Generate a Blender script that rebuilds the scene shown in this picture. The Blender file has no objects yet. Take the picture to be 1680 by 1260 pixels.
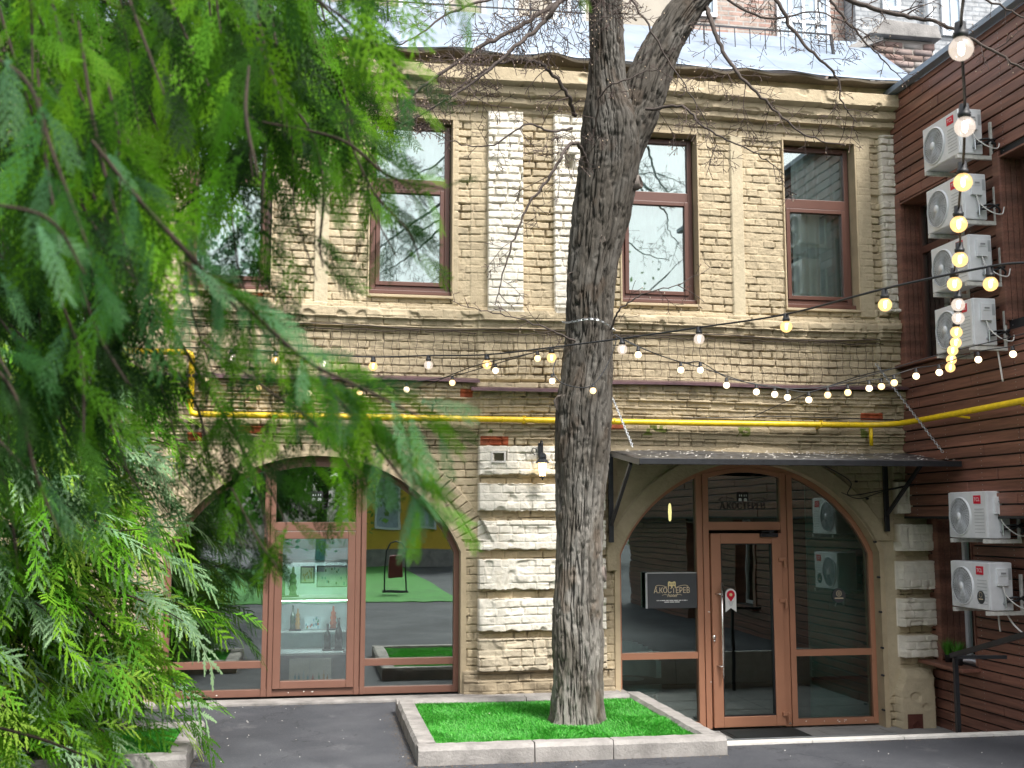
import bpy, bmesh, math, random
import numpy as np
from mathutils import Vector, Matrix

# ------------------------------------------------------------------ camera, sky, sun, exposure
S = bpy.context.scene
F_PX = 1850.0; PITCH = math.atan(220/F_PX); YAW = math.atan(F_PX/10560*math.cos(PITCH))
CAM = np.array([0.0, -11.85, 2.25])
_cp, _sp = math.cos(PITCH), math.sin(PITCH)
_f = np.array([math.sin(YAW)*_cp, math.cos(YAW)*_cp, _sp])
_r = np.array([math.cos(YAW), -math.sin(YAW), 0.0]); _u = np.cross(_r, _f)
cd = bpy.data.cameras.new('camera'); cam = bpy.data.objects.new('camera', cd)
S.collection.objects.link(cam); S.camera = cam
cam.location = Vector(CAM)
cam.rotation_euler = Matrix(((_r[0], _u[0], -_f[0]), (_r[1], _u[1], -_f[1]), (_r[2], _u[2], -_f[2]))).to_euler()
cd.sensor_width = 36.0; cd.lens = 36.0*F_PX/1680; cd.clip_end = 500; cd.clip_start = 0.05
cd.dof.use_dof = True; cd.dof.focus_distance = 11.0; cd.dof.aperture_fstop = 4.6

W = bpy.data.worlds.new('World'); S.world = W; W.use_nodes = True
wn = W.node_tree
bg = wn.nodes['Background']; bg.inputs[1].default_value = 0.15
sky = wn.nodes.new('ShaderNodeTexSky'); sky.sky_type = 'NISHITA'; sky.sun_disc = False
SUN_EL, SUN_AZ = math.radians(55), math.radians(155)
sky.sun_elevation = SUN_EL; sky.sun_rotation = SUN_AZ
sky.dust_density = 4.0; sky.ozone_density = 1.0; sky.air_density = 1.0
hs = wn.nodes.new('ShaderNodeHueSaturation'); hs.inputs['Saturation'].default_value = 0.3   # overcast: a paler sky
wn.links.new(sky.outputs[0], hs.inputs['Color']); wn.links.new(hs.outputs[0], bg.inputs[0])
sd = bpy.data.lights.new('sun', 'SUN'); sun = bpy.data.objects.new('sun', sd); S.collection.objects.link(sun)
sd.energy = 2.1; sd.angle = math.radians(13); sd.color = (1.0, .96, .9)
_d = Vector((math.sin(SUN_AZ)*math.cos(SUN_EL), math.cos(SUN_AZ)*math.cos(SUN_EL), math.sin(SUN_EL)))
sun.rotation_euler = _d.to_track_quat('Z', 'Y').to_euler()
S.view_settings.view_transform = 'Standard'; S.view_settings.look = 'None'
S.view_settings.exposure = 1.22; S.view_settings.gamma = 1.0
S.render.engine = 'CYCLES'
S.cycles.max_bounces = 7; S.cycles.diffuse_bounces = 3; S.cycles.glossy_bounces = 4
S.cycles.transparent_max_bounces = 12; S.cycles.caustics_reflective = False; S.cycles.caustics_refractive = False
S.cycles.use_denoising = True; S.cycles.sample_clamp_indirect = 6

rnd = random.Random(7)
def ray(px, py):
    x = (px-840)/F_PX; y = -(py-630)/F_PX
    return _f + x*_r + y*_u
def fac(px, py, y0=-.16):            # point on a plane parallel to the facade
    d = ray(px, py); t = (y0-CAM[1])/d[1]; return Vector(CAM+t*d)
def sidep(px, py, x0):               # point on a plane parallel to the timber wall
    d = ray(px, py); t = x0/d[0]; return Vector(CAM+t*d)
def dep(px, py, dd):                 # point at a distance along the view axis
    return Vector(CAM+ray(px, py)*dd)
def zz(px, py, y0=-.16): return fac(px, py, y0)[2]
def xx(px, py, y0=-.16): return fac(px, py, y0)[0]

# ------------------------------------------------------------------ materials
MATS = {}
def new_mat(name):
    m = bpy.data.materials.new(name); m.use_nodes = True; MATS[name] = m
    return m, m.node_tree, m.node_tree.nodes['Principled BSDF']
def N(nt, t, **kw):
    n = nt.nodes.new(t)
    for k, v in kw.items():
        if k in n.inputs: n.inputs[k].default_value = v
        else: setattr(n, k, v)
    return n
def noise_node(nt, scale, detail=4, rough=.55, stretch=None, obj=True):
    tc = nt.nodes.new('ShaderNodeTexCoord')
    n = nt.nodes.new('ShaderNodeTexNoise'); n.inputs['Scale'].default_value = scale
    n.inputs['Detail'].default_value = detail; n.inputs['Roughness'].default_value = rough
    mp = nt.nodes.new('ShaderNodeMapping'); mp.inputs['Scale'].default_value = stretch or (1, 1, 1)
    nt.links.new(tc.outputs['Object'], mp.inputs[0]); nt.links.new(mp.outputs[0], n.inputs['Vector'])
    return n
def ramp(nt, fac_sock, stops):
    r = nt.nodes.new('ShaderNodeValToRGB')
    el = r.color_ramp.elements
    while len(el) > 1: el.remove(el[-1])
    el[0].position = stops[0][0]; el[0].color = (*stops[0][1], 1)
    for p, c in stops[1:]:
        e = el.new(p); e.color = (*c, 1)
    nt.links.new(fac_sock, r.inputs[0]); return r
def sm(name, col, rough=.6, metal=0., var=.15, scale=8., bump=0., bscale=60., stretch=None, emit=None, spec=.5, dirt=None):
    """simple surface: base colour varied by noise, optional bump"""
    m, nt, b = new_mat(name)
    n = noise_node(nt, scale, 6, .6, stretch)
    stops = [(.3, tuple(c*(1-var) for c in col)), (.5, col), (.72, tuple(min(1, c*(1+var)) for c in col))]
    if dirt: stops.insert(0, (.2, dirt))
    r = ramp(nt, n.outputs['Fac'], stops)
    nt.links.new(r.outputs[0], b.inputs['Base Color'])
    b.inputs['Roughness'].default_value = rough; b.inputs['Metallic'].default_value = metal
    b.inputs['Specular IOR Level'].default_value = spec
    if bump:
        n2 = noise_node(nt, bscale, 5, .6, stretch)
        bp = nt.nodes.new('ShaderNodeBump'); bp.inputs['Strength'].default_value = bump; bp.inputs['Distance'].default_value = .01
        nt.links.new(n2.outputs['Fac'], bp.inputs['Height']); nt.links.new(bp.outputs[0], b.inputs['Normal'])
    if emit:
        b.inputs['Emission Color'].default_value = (*emit[0], 1); b.inputs['Emission Strength'].default_value = emit[1]
    return m
def attr_mat(name, rough, var, scale, bump, bscale, trans=0., spec=.3, stretch=None):
    """surface whose base colour is the mesh's own paint colour attribute"""
    m, nt, b = new_mat(name)
    a = nt.nodes.new('ShaderNodeAttribute'); a.attribute_name = 'paint'
    n = noise_node(nt, scale, 7, .65, stretch)
    mr = N(nt, 'ShaderNodeMapRange'); mr.inputs[1].default_value = .25; mr.inputs[2].default_value = .75
    mr.inputs[3].default_value = 1-var; mr.inputs[4].default_value = 1+var
    nt.links.new(n.outputs['Fac'], mr.inputs[0])
    vm = nt.nodes.new('ShaderNodeVectorMath'); vm.operation = 'SCALE'
    nt.links.new(a.outputs['Color'], vm.inputs[0]); nt.links.new(mr.outputs[0], vm.inputs['Scale'])
    nt.links.new(vm.outputs[0], b.inputs['Base Color'])
    b.inputs['Roughness'].default_value = rough; b.inputs['Specular IOR Level'].default_value = spec
    if bump:
        n2 = noise_node(nt, bscale, 6, .65, stretch)
        bp = nt.nodes.new('ShaderNodeBump'); bp.inputs['Strength'].default_value = bump; bp.inputs['Distance'].default_value = .01
        nt.links.new(n2.outputs['Fac'], bp.inputs['Height']); nt.links.new(bp.outputs[0], b.inputs['Normal'])
    if trans:
        out = nt.nodes['Material Output']; t = nt.nodes.new('ShaderNodeBsdfTranslucent'); mx = nt.nodes.new('ShaderNodeMixShader')
        mx.inputs[0].default_value = trans
        nt.links.new(vm.outputs[0], t.inputs[0]); nt.links.new(b.outputs[0], mx.inputs[1]); nt.links.new(t.outputs[0], mx.inputs[2])
        nt.links.new(mx.outputs[0], out.inputs[0])
    return m
def glass_mat(name, refl, tint=(1, 1, 1), wav=.02):
    m, nt, b = new_mat(name); nt.nodes.remove(b)
    out = nt.nodes['Material Output']
    tr = nt.nodes.new('ShaderNodeBsdfTransparent'); tr.inputs[0].default_value = (*tint, 1)
    gl = nt.nodes.new('ShaderNodeBsdfGlossy'); gl.inputs['Roughness'].default_value = 0.0; gl.inputs[0].default_value = (.93, 1, .97, 1)
    lw = nt.nodes.new('ShaderNodeFresnel'); lw.inputs[0].default_value = 1.5
    ad = nt.nodes.new('ShaderNodeMath'); ad.operation = 'ADD'; ad.inputs[1].default_value = refl; ad.use_clamp = True
    nt.links.new(lw.outputs[0], ad.inputs[0])
    n = noise_node(nt, 1.3, 2, .5); bp = nt.nodes.new('ShaderNodeBump'); bp.inputs['Strength'].default_value = wav*4; bp.inputs['Distance'].default_value = .05
    nt.links.new(n.outputs['Fac'], bp.inputs['Height']); nt.links.new(bp.outputs[0], gl.inputs['Normal'])
    mx = nt.nodes.new('ShaderNodeMixShader')
    nt.links.new(ad.outputs[0], mx.inputs[0]); nt.links.new(tr.outputs[0], mx.inputs[1]); nt.links.new(gl.outputs[0], mx.inputs[2])
    nt.links.new(mx.outputs[0], out.inputs[0]); return m

M = MATS
attr_mat('painted_brick', .85, .12, 9, .5, 70)
attr_mat('bark', .9, .25, 22, .7, 90, stretch=(1, 1, .25))
attr_mat('thuja', .65, .3, 9, 0, 1, trans=.3, spec=.12)
attr_mat('turf', .5, .15, 3, 0, 1, trans=.25, spec=.5)
sm('reveal', (.46, .37, .24), .8, var=.12, scale=5, bump=.3, bscale=25)
sm('frame_light', (.42, .20, .12), .4, var=.06, scale=3, bump=.05)
sm('frame_rose', (.21, .105, .075), .4, var=.08, scale=3, bump=.05)
sm('frame_dark', (.115, .052, .038), .38, var=.1, scale=3, bump=.05)
sm('chipped', (.75, .72, .66), .7)
glass_mat('glass', .24, (.93, .98, .97), wav=.006); glass_mat('glass_up', .16, (.92, .98, .97), wav=.004); glass_mat('glass_door', .14, (.7, .82, .8), wav=.008)
# asphalt
def asphalt():
    m, nt, b = new_mat('asphalt')
    fine = noise_node(nt, 190, 3, .7); big = noise_node(nt, .9, 6, .6)
    r1 = ramp(nt, big.outputs['Fac'], [(.3, (.036, .039, .047)), (.5, (.056, .060, .070)), (.68, (.092, .096, .106))])
    v = nt.nodes.new('ShaderNodeTexVoronoi'); v.inputs['Scale'].default_value = 75
    tc = nt.nodes.new('ShaderNodeTexCoord'); nt.links.new(tc.outputs['Object'], v.inputs['Vector'])
    r2 = ramp(nt, v.outputs['Distance'], [(.0, (.34, .33, .31)), (.16, (.16, .16, .16)), (.24, (0, 0, 0))])
    thr = ramp(nt, fine.outputs['Fac'], [(.5, (0, 0, 0)), (.6, (1, 1, 1))])
    mu = nt.nodes.new('ShaderNodeMixRGB'); mu.blend_type = 'MULTIPLY'; mu.inputs[0].default_value = 1
    nt.links.new(r2.outputs[0], mu.inputs[1]); nt.links.new(thr.outputs[0], mu.inputs[2])
    ad = nt.nodes.new('ShaderNodeMixRGB'); ad.blend_type = 'ADD'; ad.inputs[0].default_value = 1
    nt.links.new(r1.outputs[0], ad.inputs[1]); nt.links.new(mu.outputs[0], ad.inputs[2])
    st = noise_node(nt, 2.2, 8, .7, (1, .5, 1)); rs = ramp(nt, st.outputs['Fac'], [(.6, (0, 0, 0)), (.72, (.07, .068, .065))])
    a2 = nt.nodes.new('ShaderNodeMixRGB'); a2.blend_type = 'ADD'; a2.inputs[0].default_value = 1
    nt.links.new(ad.outputs[0], a2.inputs[1]); nt.links.new(rs.outputs[0], a2.inputs[2])
    cn = noise_node(nt, .55, 9, .62); sb = nt.nodes.new('ShaderNodeMath'); sb.operation = 'SUBTRACT'; sb.inputs[1].default_value = .5
    ab = nt.nodes.new('ShaderNodeMath'); ab.operation = 'ABSOLUTE'; nt.links.new(cn.outputs['Fac'], sb.inputs[0]); nt.links.new(sb.outputs[0], ab.inputs[0])
    cr = ramp(nt, ab.outputs[0], [(.0, (.25, .25, .25)), (.0022, (.5, .5, .5)), (.004, (1, 1, 1))])      # fine cracks
    pt = noise_node(nt, .35, 2, .4); pr_ = ramp(nt, pt.outputs['Fac'], [(.5, (1, 1, 1)), (.515, (.78, .78, .8))])   # an older patch
    m3 = nt.nodes.new('ShaderNodeMixRGB'); m3.blend_type = 'MULTIPLY'; m3.inputs[0].default_value = 1
    nt.links.new(a2.outputs[0], m3.inputs[1]); nt.links.new(cr.outputs[0], m3.inputs[2])
    m4 = nt.nodes.new('ShaderNodeMixRGB'); m4.blend_type = 'MULTIPLY'; m4.inputs[0].default_value = 1
    nt.links.new(m3.outputs[0], m4.inputs[1]); nt.links.new(pr_.outputs[0], m4.inputs[2]); a2 = m4
    nt.links.new(a2.outputs[0], b.inputs['Base Color']); b.inputs['Roughness'].default_value = .85
    bp = nt.nodes.new('ShaderNodeBump'); bp.inputs['Strength'].default_value = .8; bp.inputs['Distance'].default_value = .006
    nt.links.new(fine.outputs['Fac'], bp.inputs['Height']); nt.links.new(bp.outputs[0], b.inputs['Normal'])
asphalt()
sm('kerb_concrete', (.27, .255, .24), .85, var=.35, scale=5, bump=.6, bscale=50, dirt=(.12, .11, .10))
sm('slab_concrete', (.30, .30, .29), .8, var=.25, scale=3, bump=.3)
sm('white_kerb', (.62, .60, .56), .8, var=.15, scale=10, bump=.3)
sm('rubber', (.03, .035, .035), .6, bump=.3)
sm('steel_grate', (.35, .37, .38), .4, metal=.8)
sm('black_metal', (.022, .024, .028), .45, metal=.3, var=.3, bump=.1)
sm('rusty_plate', (.13, .13, .135), .38, metal=.5, var=.8, scale=14, bump=.3, bscale=30)
sm('roof_metal', (.25, .31, .39), .4, metal=.2, var=.2, scale=2.5, bump=.35, bscale=3)
sm('roof_edge', (.17, .14, .10), .6, metal=.2, var=.3)
sm('flashing', (.13, .075, .085), .4, metal=.3, var=.3, scale=6, bump=.2)
sm('yellow_paint', (.80, .55, .01), .35, var=.18, scale=16, bump=.25, bscale=40, dirt=(.38, .2, .03))
sm('ac_white', (.74, .755, .77), .35, var=.10, scale=7, bump=.04, dirt=(.42, .41, .38))
sm('ac_grille', (.62, .64, .66), .4)
sm('ac_dark', (.32, .33, .34), .6)
sm('fan_grey', (.45, .47, .49), .4)
sm('logo_red', (.65, .012, .04), .4, var=.03)
sm('white_plain', (.8, .8, .78), .5, var=.03)
sm('cable_white', (.7, .69, .66), .5, var=.1)
sm('cable_black', (.015, .016, .018), .5)
sm('bracket_white', (.62, .61, .57), .5, var=.25, scale=20, dirt=(.3, .16, .08))
sm('galvanised', (.45, .47, .48), .35, metal=.9)
sm('wire_rust', (.06, .045, .035), .7)
sm('gold', (.72, .60, .30), .4, var=.05)
sm('pale_gold', (.75, .62, .42), .4, var=.05)
sm('sign_panel', (.055, .06, .065), .45, var=.08)
sm('aluminium', (.7, .72, .74), .3, metal=.8)
sm('handle_steel', (.75, .72, .68), .25, metal=.95)
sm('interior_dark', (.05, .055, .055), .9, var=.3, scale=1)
sm('interior_floor', (.07, .075, .08), .5)
sm('curtain_green', (.72, .84, .82), .9, var=.12, scale=3)
sm('curtain_grey', (.62, .67, .67), .9, var=.12, scale=3)
sm('board_teal', (.62, .76, .76), .8, var=.15, scale=3)
sm('board_dark_teal', (.01, .06, .055), .5, var=.5, scale=6)
sm('shelf_white', (.7, .76, .76), .5)
sm('cloth_navy', (.02, .028, .04), .9)
sm('bottle_black', (.012, .02, .016), .15, spec=.8)
sm('bottle_green', (.03, .10, .06), .15, spec=.8)
sm('paper', (.75, .74, .66), .8, var=.06, scale=20)
sm('paper_blue', (.5, .64, .66), .8, var=.2, scale=14)
sm('paper_tan', (.55, .42, .2), .8, var=.2, scale=30)
sm('ink_teal', (.1, .3, .34), .7, var=.3, scale=30); sm('ink_red', (.45, .12, .05), .7, var=.3, scale=30); sm('ink_green', (.05, .28, .12), .7, var=.3, scale=30); sm('ink_ochre', (.5, .3, .1), .7, var=.3, scale=30)
sm('lawn', (.035, .20, .02), .8, var=.3, scale=2)
sm('plant_green', (.07, .26, .02), .5, var=.4, scale=20)
sm('pot_black', (.02, .02, .022), .5)
sm('yellow_wall', (.72, .47, .06), .8, var=.08)
sm('stucco_cream', (.40, .36, .30), .85, var=.12, scale=2, bump=.3)
sm('stucco_white', (.60, .63, .66), .85, var=.1, scale=2)
sm('window_white', (.72, .75, .78), .5, var=.05)
sm('dark_glass', (.05, .07, .085), .08, spec=.9)
sm('window_pale', (.36, .44, .52), .12, var=.4, scale=2, spec=.9)
sm('bin_red', (.16, .02, .03), .5)
sm('foliage_far', (.05, .14, .03), .8, var=.6, scale=4)
# timber
def timber(name, col, col2):
    m, nt, b = new_mat(name)
    n = noise_node(nt, 3.0, 8, .65, (14, .9, 14)); n2 = noise_node(nt, 1.1, 3, .5, (1, .4, 9))
    r = ramp(nt, n.outputs['Fac'], [(.3, col2), (.6, col)])
    mr = N(nt, 'ShaderNodeMapRange'); mr.inputs[1].default_value = .3; mr.inputs[2].default_value = .7; mr.inputs[3].default_value = .6; mr.inputs[4].default_value = 1.5
    nt.links.new(n2.outputs['Fac'], mr.inputs[0])
    vm = nt.nodes.new('ShaderNodeVectorMath'); vm.operation = 'SCALE'
    nt.links.new(r.outputs[0], vm.inputs[0]); nt.links.new(mr.outputs[0], vm.inputs['Scale'])
    nt.links.new(vm.outputs[0], b.inputs['Base Color']); b.inputs['Roughness'].default_value = .42
    bp = nt.nodes.new('ShaderNodeBump'); bp.inputs['Strength'].default_value = .3; bp.inputs['Distance'].default_value = .004
    nt.links.new(n.outputs['Fac'], bp.inputs['Height']); nt.links.new(bp.outputs[0], b.inputs['Normal'])
timber('timber', (.225, .102, .072), (.13, .057, .042)); timber('timber_dark', (.10, .03, .02), (.055, .017, .012))
# brick material for far walls
def brickmat(name, c1, c2, mortar, scale):
    m, nt, b = new_mat(name)
    tc = nt.nodes.new('ShaderNodeTexCoord'); mp = nt.nodes.new('ShaderNodeMapping')
    mp.inputs['Rotation'].default_value = (math.radians(90), 0, 0)
    br = nt.nodes.new('ShaderNodeTexBrick'); br.inputs['Scale'].default_value = scale
    br.inputs['Color1'].default_value = (*c1, 1); br.inputs['Color2'].default_value = (*c2, 1); br.inputs['Mortar'].default_value = (*mortar, 1)
    br.inputs['Mortar Size'].default_value = .03; br.inputs['Brick Width'].default_value = .54; br.inputs['Row Height'].default_value = .17
    nt.links.new(tc.outputs['Object'], mp.inputs[0]); nt.links.new(mp.outputs[0], br.inputs['Vector'])
    n = noise_node(nt, 6, 6, .7); mx = nt.nodes.new('ShaderNodeMixRGB'); mx.blend_type = 'MULTIPLY'; mx.inputs[0].default_value = .8
    r = ramp(nt, n.outputs['Fac'], [(.3, (.5, .5, .5)), (.65, (1.2, 1.2, 1.2))])
    nt.links.new(br.outputs[0], mx.inputs[1]); nt.links.new(r.outputs[0], mx.inputs[2])
    nt.links.new(mx.outputs[0], b.inputs['Base Color']); b.inputs['Roughness'].default_value = .9
    bp = nt.nodes.new('ShaderNodeBump'); bp.inputs['Strength'].default_value = 1; bp.inputs['Distance'].default_value = .02
    nt.links.new(br.outputs['Fac'], bp.inputs['Height']); bp.invert = True; nt.links.new(bp.outputs[0], b.inputs['Normal'])
brickmat('brick_pink', (.36, .22, .18), (.42, .33, .28), (.4, .37, .34), 2.0)
brickmat('brick_grey', (.38, .40, .42), (.44, .45, .46), (.3, .32, .34), 2.0)
# lamp glow materials (lit lamps, and one added under a display shelf)
def emis(name, col, st):
    m, nt, b = new_mat(name)
    b.inputs['Base Color'].default_value = (.1, .09, .07, 1)
    b.inputs['Emission Color'].default_value = (*col, 1); b.inputs['Emission Strength'].default_value = st
emis('filament', (1, .78, .42), 5)
emis('filament_white', (1, .88, .68), 9)
emis('small_bulb', (1, .78, .48), 1.5); emis('small_bulb_warm', (1, .66, .28), 1.3)
emis('display_light', (.85, 1, .97), 15)
emis('lantern_light', (1, .74, .36), 3)
def bulbshell(name, col, e, mixf):
    m, nt, b = new_mat(name); nt.nodes.remove(b); out = nt.nodes['Material Output']
    tr = nt.nodes.new('ShaderNodeBsdfTransparent'); em = nt.nodes.new('ShaderNodeEmission')
    em.inputs[0].default_value = (*col, 1); em.inputs[1].default_value = e
    mx = nt.nodes.new('ShaderNodeMixShader'); mx.inputs[0].default_value = mixf
    gl = nt.nodes.new('ShaderNodeBsdfGlossy'); gl.inputs['Roughness'].default_value = .05; mx2 = nt.nodes.new('ShaderNodeMixShader'); mx2.inputs[0].default_value = .1
    nt.links.new(tr.outputs[0], mx.inputs[1]); nt.links.new(em.outputs[0], mx.inputs[2])
    nt.links.new(mx.outputs[0], mx2.inputs[1]); nt.links.new(gl.outputs[0], mx2.inputs[2]); nt.links.new(mx2.outputs[0], out.inputs[0])
bulbshell('bulb_clear', (1, .84, .70), .55, .5); bulbshell('bulb_amber', (1, .60, .22), .95, .66)

# ------------------------------------------------------------------ object helpers
def link(o, parent=None):
    S.collection.objects.link(o)
    if parent is not None: o.parent = parent
    return o
def tag(o, label=None, cat=None, group=None, kind=None):
    if label: o['label'] = label
    if cat: o['category'] = cat
    if group: o['group'] = group
    if kind: o['kind'] = kind
    return o
def empty(name, loc=(0, 0, 0), label=None, cat=None, group=None, rz=0):
    o = bpy.data.objects.new(name, None); link(o); o.location = loc; o.rotation_euler = (0, 0, rz); o.empty_display_size = .1
    return tag(o, label, cat, group)
def copy_tree(o, parent=None):
    c = o.copy(); S.collection.objects.link(c); c.parent = parent
    for ch in [x for x in list(S.collection.objects) if x.parent == o]: copy_tree(ch, c)
    return c
def fast_mesh(name, V, Fc, mat, parent=None, smooth=False, paint=None, quads=True):
    """V (n,3) array, Fc (m,k) index array"""
    V = np.ascontiguousarray(V, dtype=np.float32); Fc = np.ascontiguousarray(Fc, dtype=np.int32)
    me = bpy.data.meshes.new(name); me.vertices.add(len(V)); me.vertices.foreach_set('co', V.ravel())
    k = Fc.shape[1]; me.loops.add(Fc.size); me.loops.foreach_set('vertex_index', Fc.ravel())
    me.polygons.add(len(Fc)); me.polygons.foreach_set('loop_start', np.arange(0, Fc.size, k, dtype=np.int32))
    me.update(calc_edges=True)
    if smooth: me.polygons.foreach_set('use_smooth', np.ones(len(Fc), dtype=bool))
    if paint is not None:
        a = me.color_attributes.new('paint', 'FLOAT_COLOR', 'POINT')
        c = np.ones((len(V), 4), dtype=np.float32); c[:, :3] = paint; a.data.foreach_set('color', c.ravel())
    me.materials.append(M[mat]); me.validate()
    o = bpy.data.objects.new(name, me); link(o, parent); return o
class MB:
    def __init__(s): s.v = []; s.f = []
    def add(s, vs, fs):
        n = len(s.v); s.v += [tuple(v) for v in vs]; s.f += [tuple(i+n for i in f) for f in fs]; return s
    def box(s, a, b):
        x0, y0, z0 = [min(p, q) for p, q in zip(a, b)]; x1, y1, z1 = [max(p, q) for p, q in zip(a, b)]
        return s.add([(x0,y0,z0),(x1,y0,z0),(x1,y1,z0),(x0,y1,z0),(x0,y0,z1),(x1,y0,z1),(x1,y1,z1),(x0,y1,z1)],
                     [(0,3,2,1),(4,5,6,7),(0,1,5,4),(1,2,6,5),(2,3,7,6),(3,0,4,7)])
    def beam(s, p, q, w, h=None, up=(0, 0, 1)):
        h = h or w; p, q = Vector(p), Vector(q); d = (q-p).normalized(); u = Vector(up)
        if abs(d.dot(u)) > .98: u = Vector((0, 1, 0))
        r = d.cross(u).normalized()*w/2; t = r.cross(d).normalized()*h/2
        return s.add([p-r-t, p+r-t, p+r+t, p-r+t, q-r-t, q+r-t, q+r+t, q-r+t],
                     [(0,1,2,3),(7,6,5,4),(0,4,5,1),(1,5,6,2),(2,6,7,3),(3,7,4,0)])
    def tube(s, pts, rad, n=6, cap=True):
        pts = [Vector(p) for p in pts]; m = len(pts)
        rads = rad if isinstance(rad, (list, tuple)) else [rad]*m
        base = len(s.v); prev = None
        for i, p in enumerate(pts):
            d = (pts[min(i+1, m-1)]-pts[max(i-1, 0)])
            if d.length < 1e-9: d = Vector((0, 0, 1))
            d.normalize()
            if prev is None:
                a = Vector((0, 0, 1)) if abs(d.z) < .9 else Vector((1, 0, 0)); r = d.cross(a).normalized()
            else:
                r = (prev-d*prev.dot(d))
                r = r.normalized() if r.length > 1e-6 else d.orthogonal().normalized()
            prev = r; t = d.cross(r)
            for k in range(n):
                a = 2*math.pi*k/n; s.v.append(tuple(p+(r*math.cos(a)+t*math.sin(a))*rads[i]))
        for i in range(m-1):
            for k in range(n):
                s.f.append((base+i*n+k, base+i*n+(k+1) % n, base+(i+1)*n+(k+1) % n, base+(i+1)*n+k))
        if cap:
            s.f.append(tuple(base+k for k in range(n))[::-1]); s.f.append(tuple(base+(m-1)*n+k for k in range(n)))
        return s
    def lathe(s, prof, c, n=12, axis='z'):
        base = len(s.v); c = Vector(c)
        for r, h in prof:
            for k in range(n):
                a = 2*math.pi*k/n; u, w = r*math.cos(a), r*math.sin(a)
                s.v.append(tuple(c+(Vector((u, w, h)) if axis == 'z' else Vector((u, h, w)) if axis == 'y' else Vector((h, u, w)))))
        for i in range(len(prof)-1):
            for k in range(n): s.f.append((base+i*n+k, base+i*n+(k+1) % n, base+(i+1)*n+(k+1) % n, base+(i+1)*n+k))
        return s
    def sphere(s, c, r, n=10, m=7, sz=1.):
        prof = [(max(1e-4, r*math.sin(math.pi*i/m)), -r*sz*math.cos(math.pi*i/m)) for i in range(m+1)]
        return s.lathe(prof, c, n)
    def prism(s, poly, y0, y1):      # polygon in x,z extruded along y
        n = len(poly); base = len(s.v)
        for y in (y0, y1): s.v += [(x, y, z) for x, z in poly]
        s.f.append(tuple(base+i for i in range(n))); s.f.append(tuple(base+n+i for i in reversed(range(n))))
        for i in range(n): s.f.append((base+i, base+n+i, base+n+(i+1) % n, base+(i+1) % n))
        return s
    def strip(s, inner, outer, y0, y1):   # closed-section band between two polylines in x,z, extruded y0..y1
        n = len(inner); base = len(s.v)
        for i in range(n):
            (a, b), (c, d) = inner[i], outer[i]
            s.v += [(a, y0, b), (c, y0, d), (c, y1, d), (a, y1, b)]
        for i in range(n-1):
            p, q = base+4*i, base+4*(i+1)
            for k in range(4): s.f.append((p+k, p+(k+1) % 4, q+(k+1) % 4, q+k))
        s.f.append((base, base+3, base+2, base+1)); q = base+4*(n-1); s.f.append((q, q+1, q+2, q+3))
        return s
    def build(s, name, mat, parent=None, bevel=0., smooth=False, seg=2):
        me = bpy.data.meshes.new(name); me.from_pydata(s.v, [], s.f); me.update()
        if smooth:
            for p in me.polygons: p.use_smooth = True
        me.materials.append(M[mat]); o = bpy.data.objects.new(name, me); link(o, parent)
        if bevel:
            bm = bmesh.new(); bm.from_mesh(me); bmesh.ops.recalc_face_normals(bm, faces=bm.faces)
            es = [e for e in bm.edges if len(e.link_faces) == 2 and e.calc_face_angle(0) > .5]
            bmesh.ops.bevel(bm, geom=es, offset=bevel, segments=seg, affect='EDGES', profile=.6, clamp_overlap=True)
            bm.to_mesh(me); bm.free()
        return o
def text(name, body, loc, size, mat, parent, rot=(math.pi/2, 0, 0), ext=.001, shear=0., sx=1.):
    cu = bpy.data.curves.new(name, 'FONT'); cu.body = body; cu.size = size; cu.extrude = ext; cu.align_x = 'CENTER'; cu.align_y = 'CENTER'
    cu.shear = shear; cu.materials.append(M[mat]); o = bpy.data.objects.new(name, cu); link(o, parent)
    o.location = loc; o.rotation_euler = rot; o.scale = (sx, 1, 1)
    bpy.context.view_layer.update(); me = bpy.data.meshes.new_from_object(o.evaluated_get(bpy.context.evaluated_depsgraph_get())); q = bpy.data.objects.new(name, me); link(q, parent)
    q.location = loc; q.rotation_euler = rot; q.scale = (sx, 1, 1); bpy.data.objects.remove(o); return q
def catmull(pts, k=6):
    pts = [Vector(p) for p in pts]
    if len(pts) < 3: return [pts[0].lerp(pts[-1], i/k) for i in range(k+1)]
    P = [pts[0]*2-pts[1]]+pts+[pts[-1]*2-pts[-2]]; out = []
    for i in range(1, len(P)-2):
        a, b, c, d = P[i-1:i+3]
        for j in range(k):
            t = j/k; out.append(.5*((2*b)+(c-a)*t+(2*a-5*b+4*c-d)*t*t+(3*b-a-3*c+d)*t**3))
    out.append(pts[-1]); return out

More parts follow.
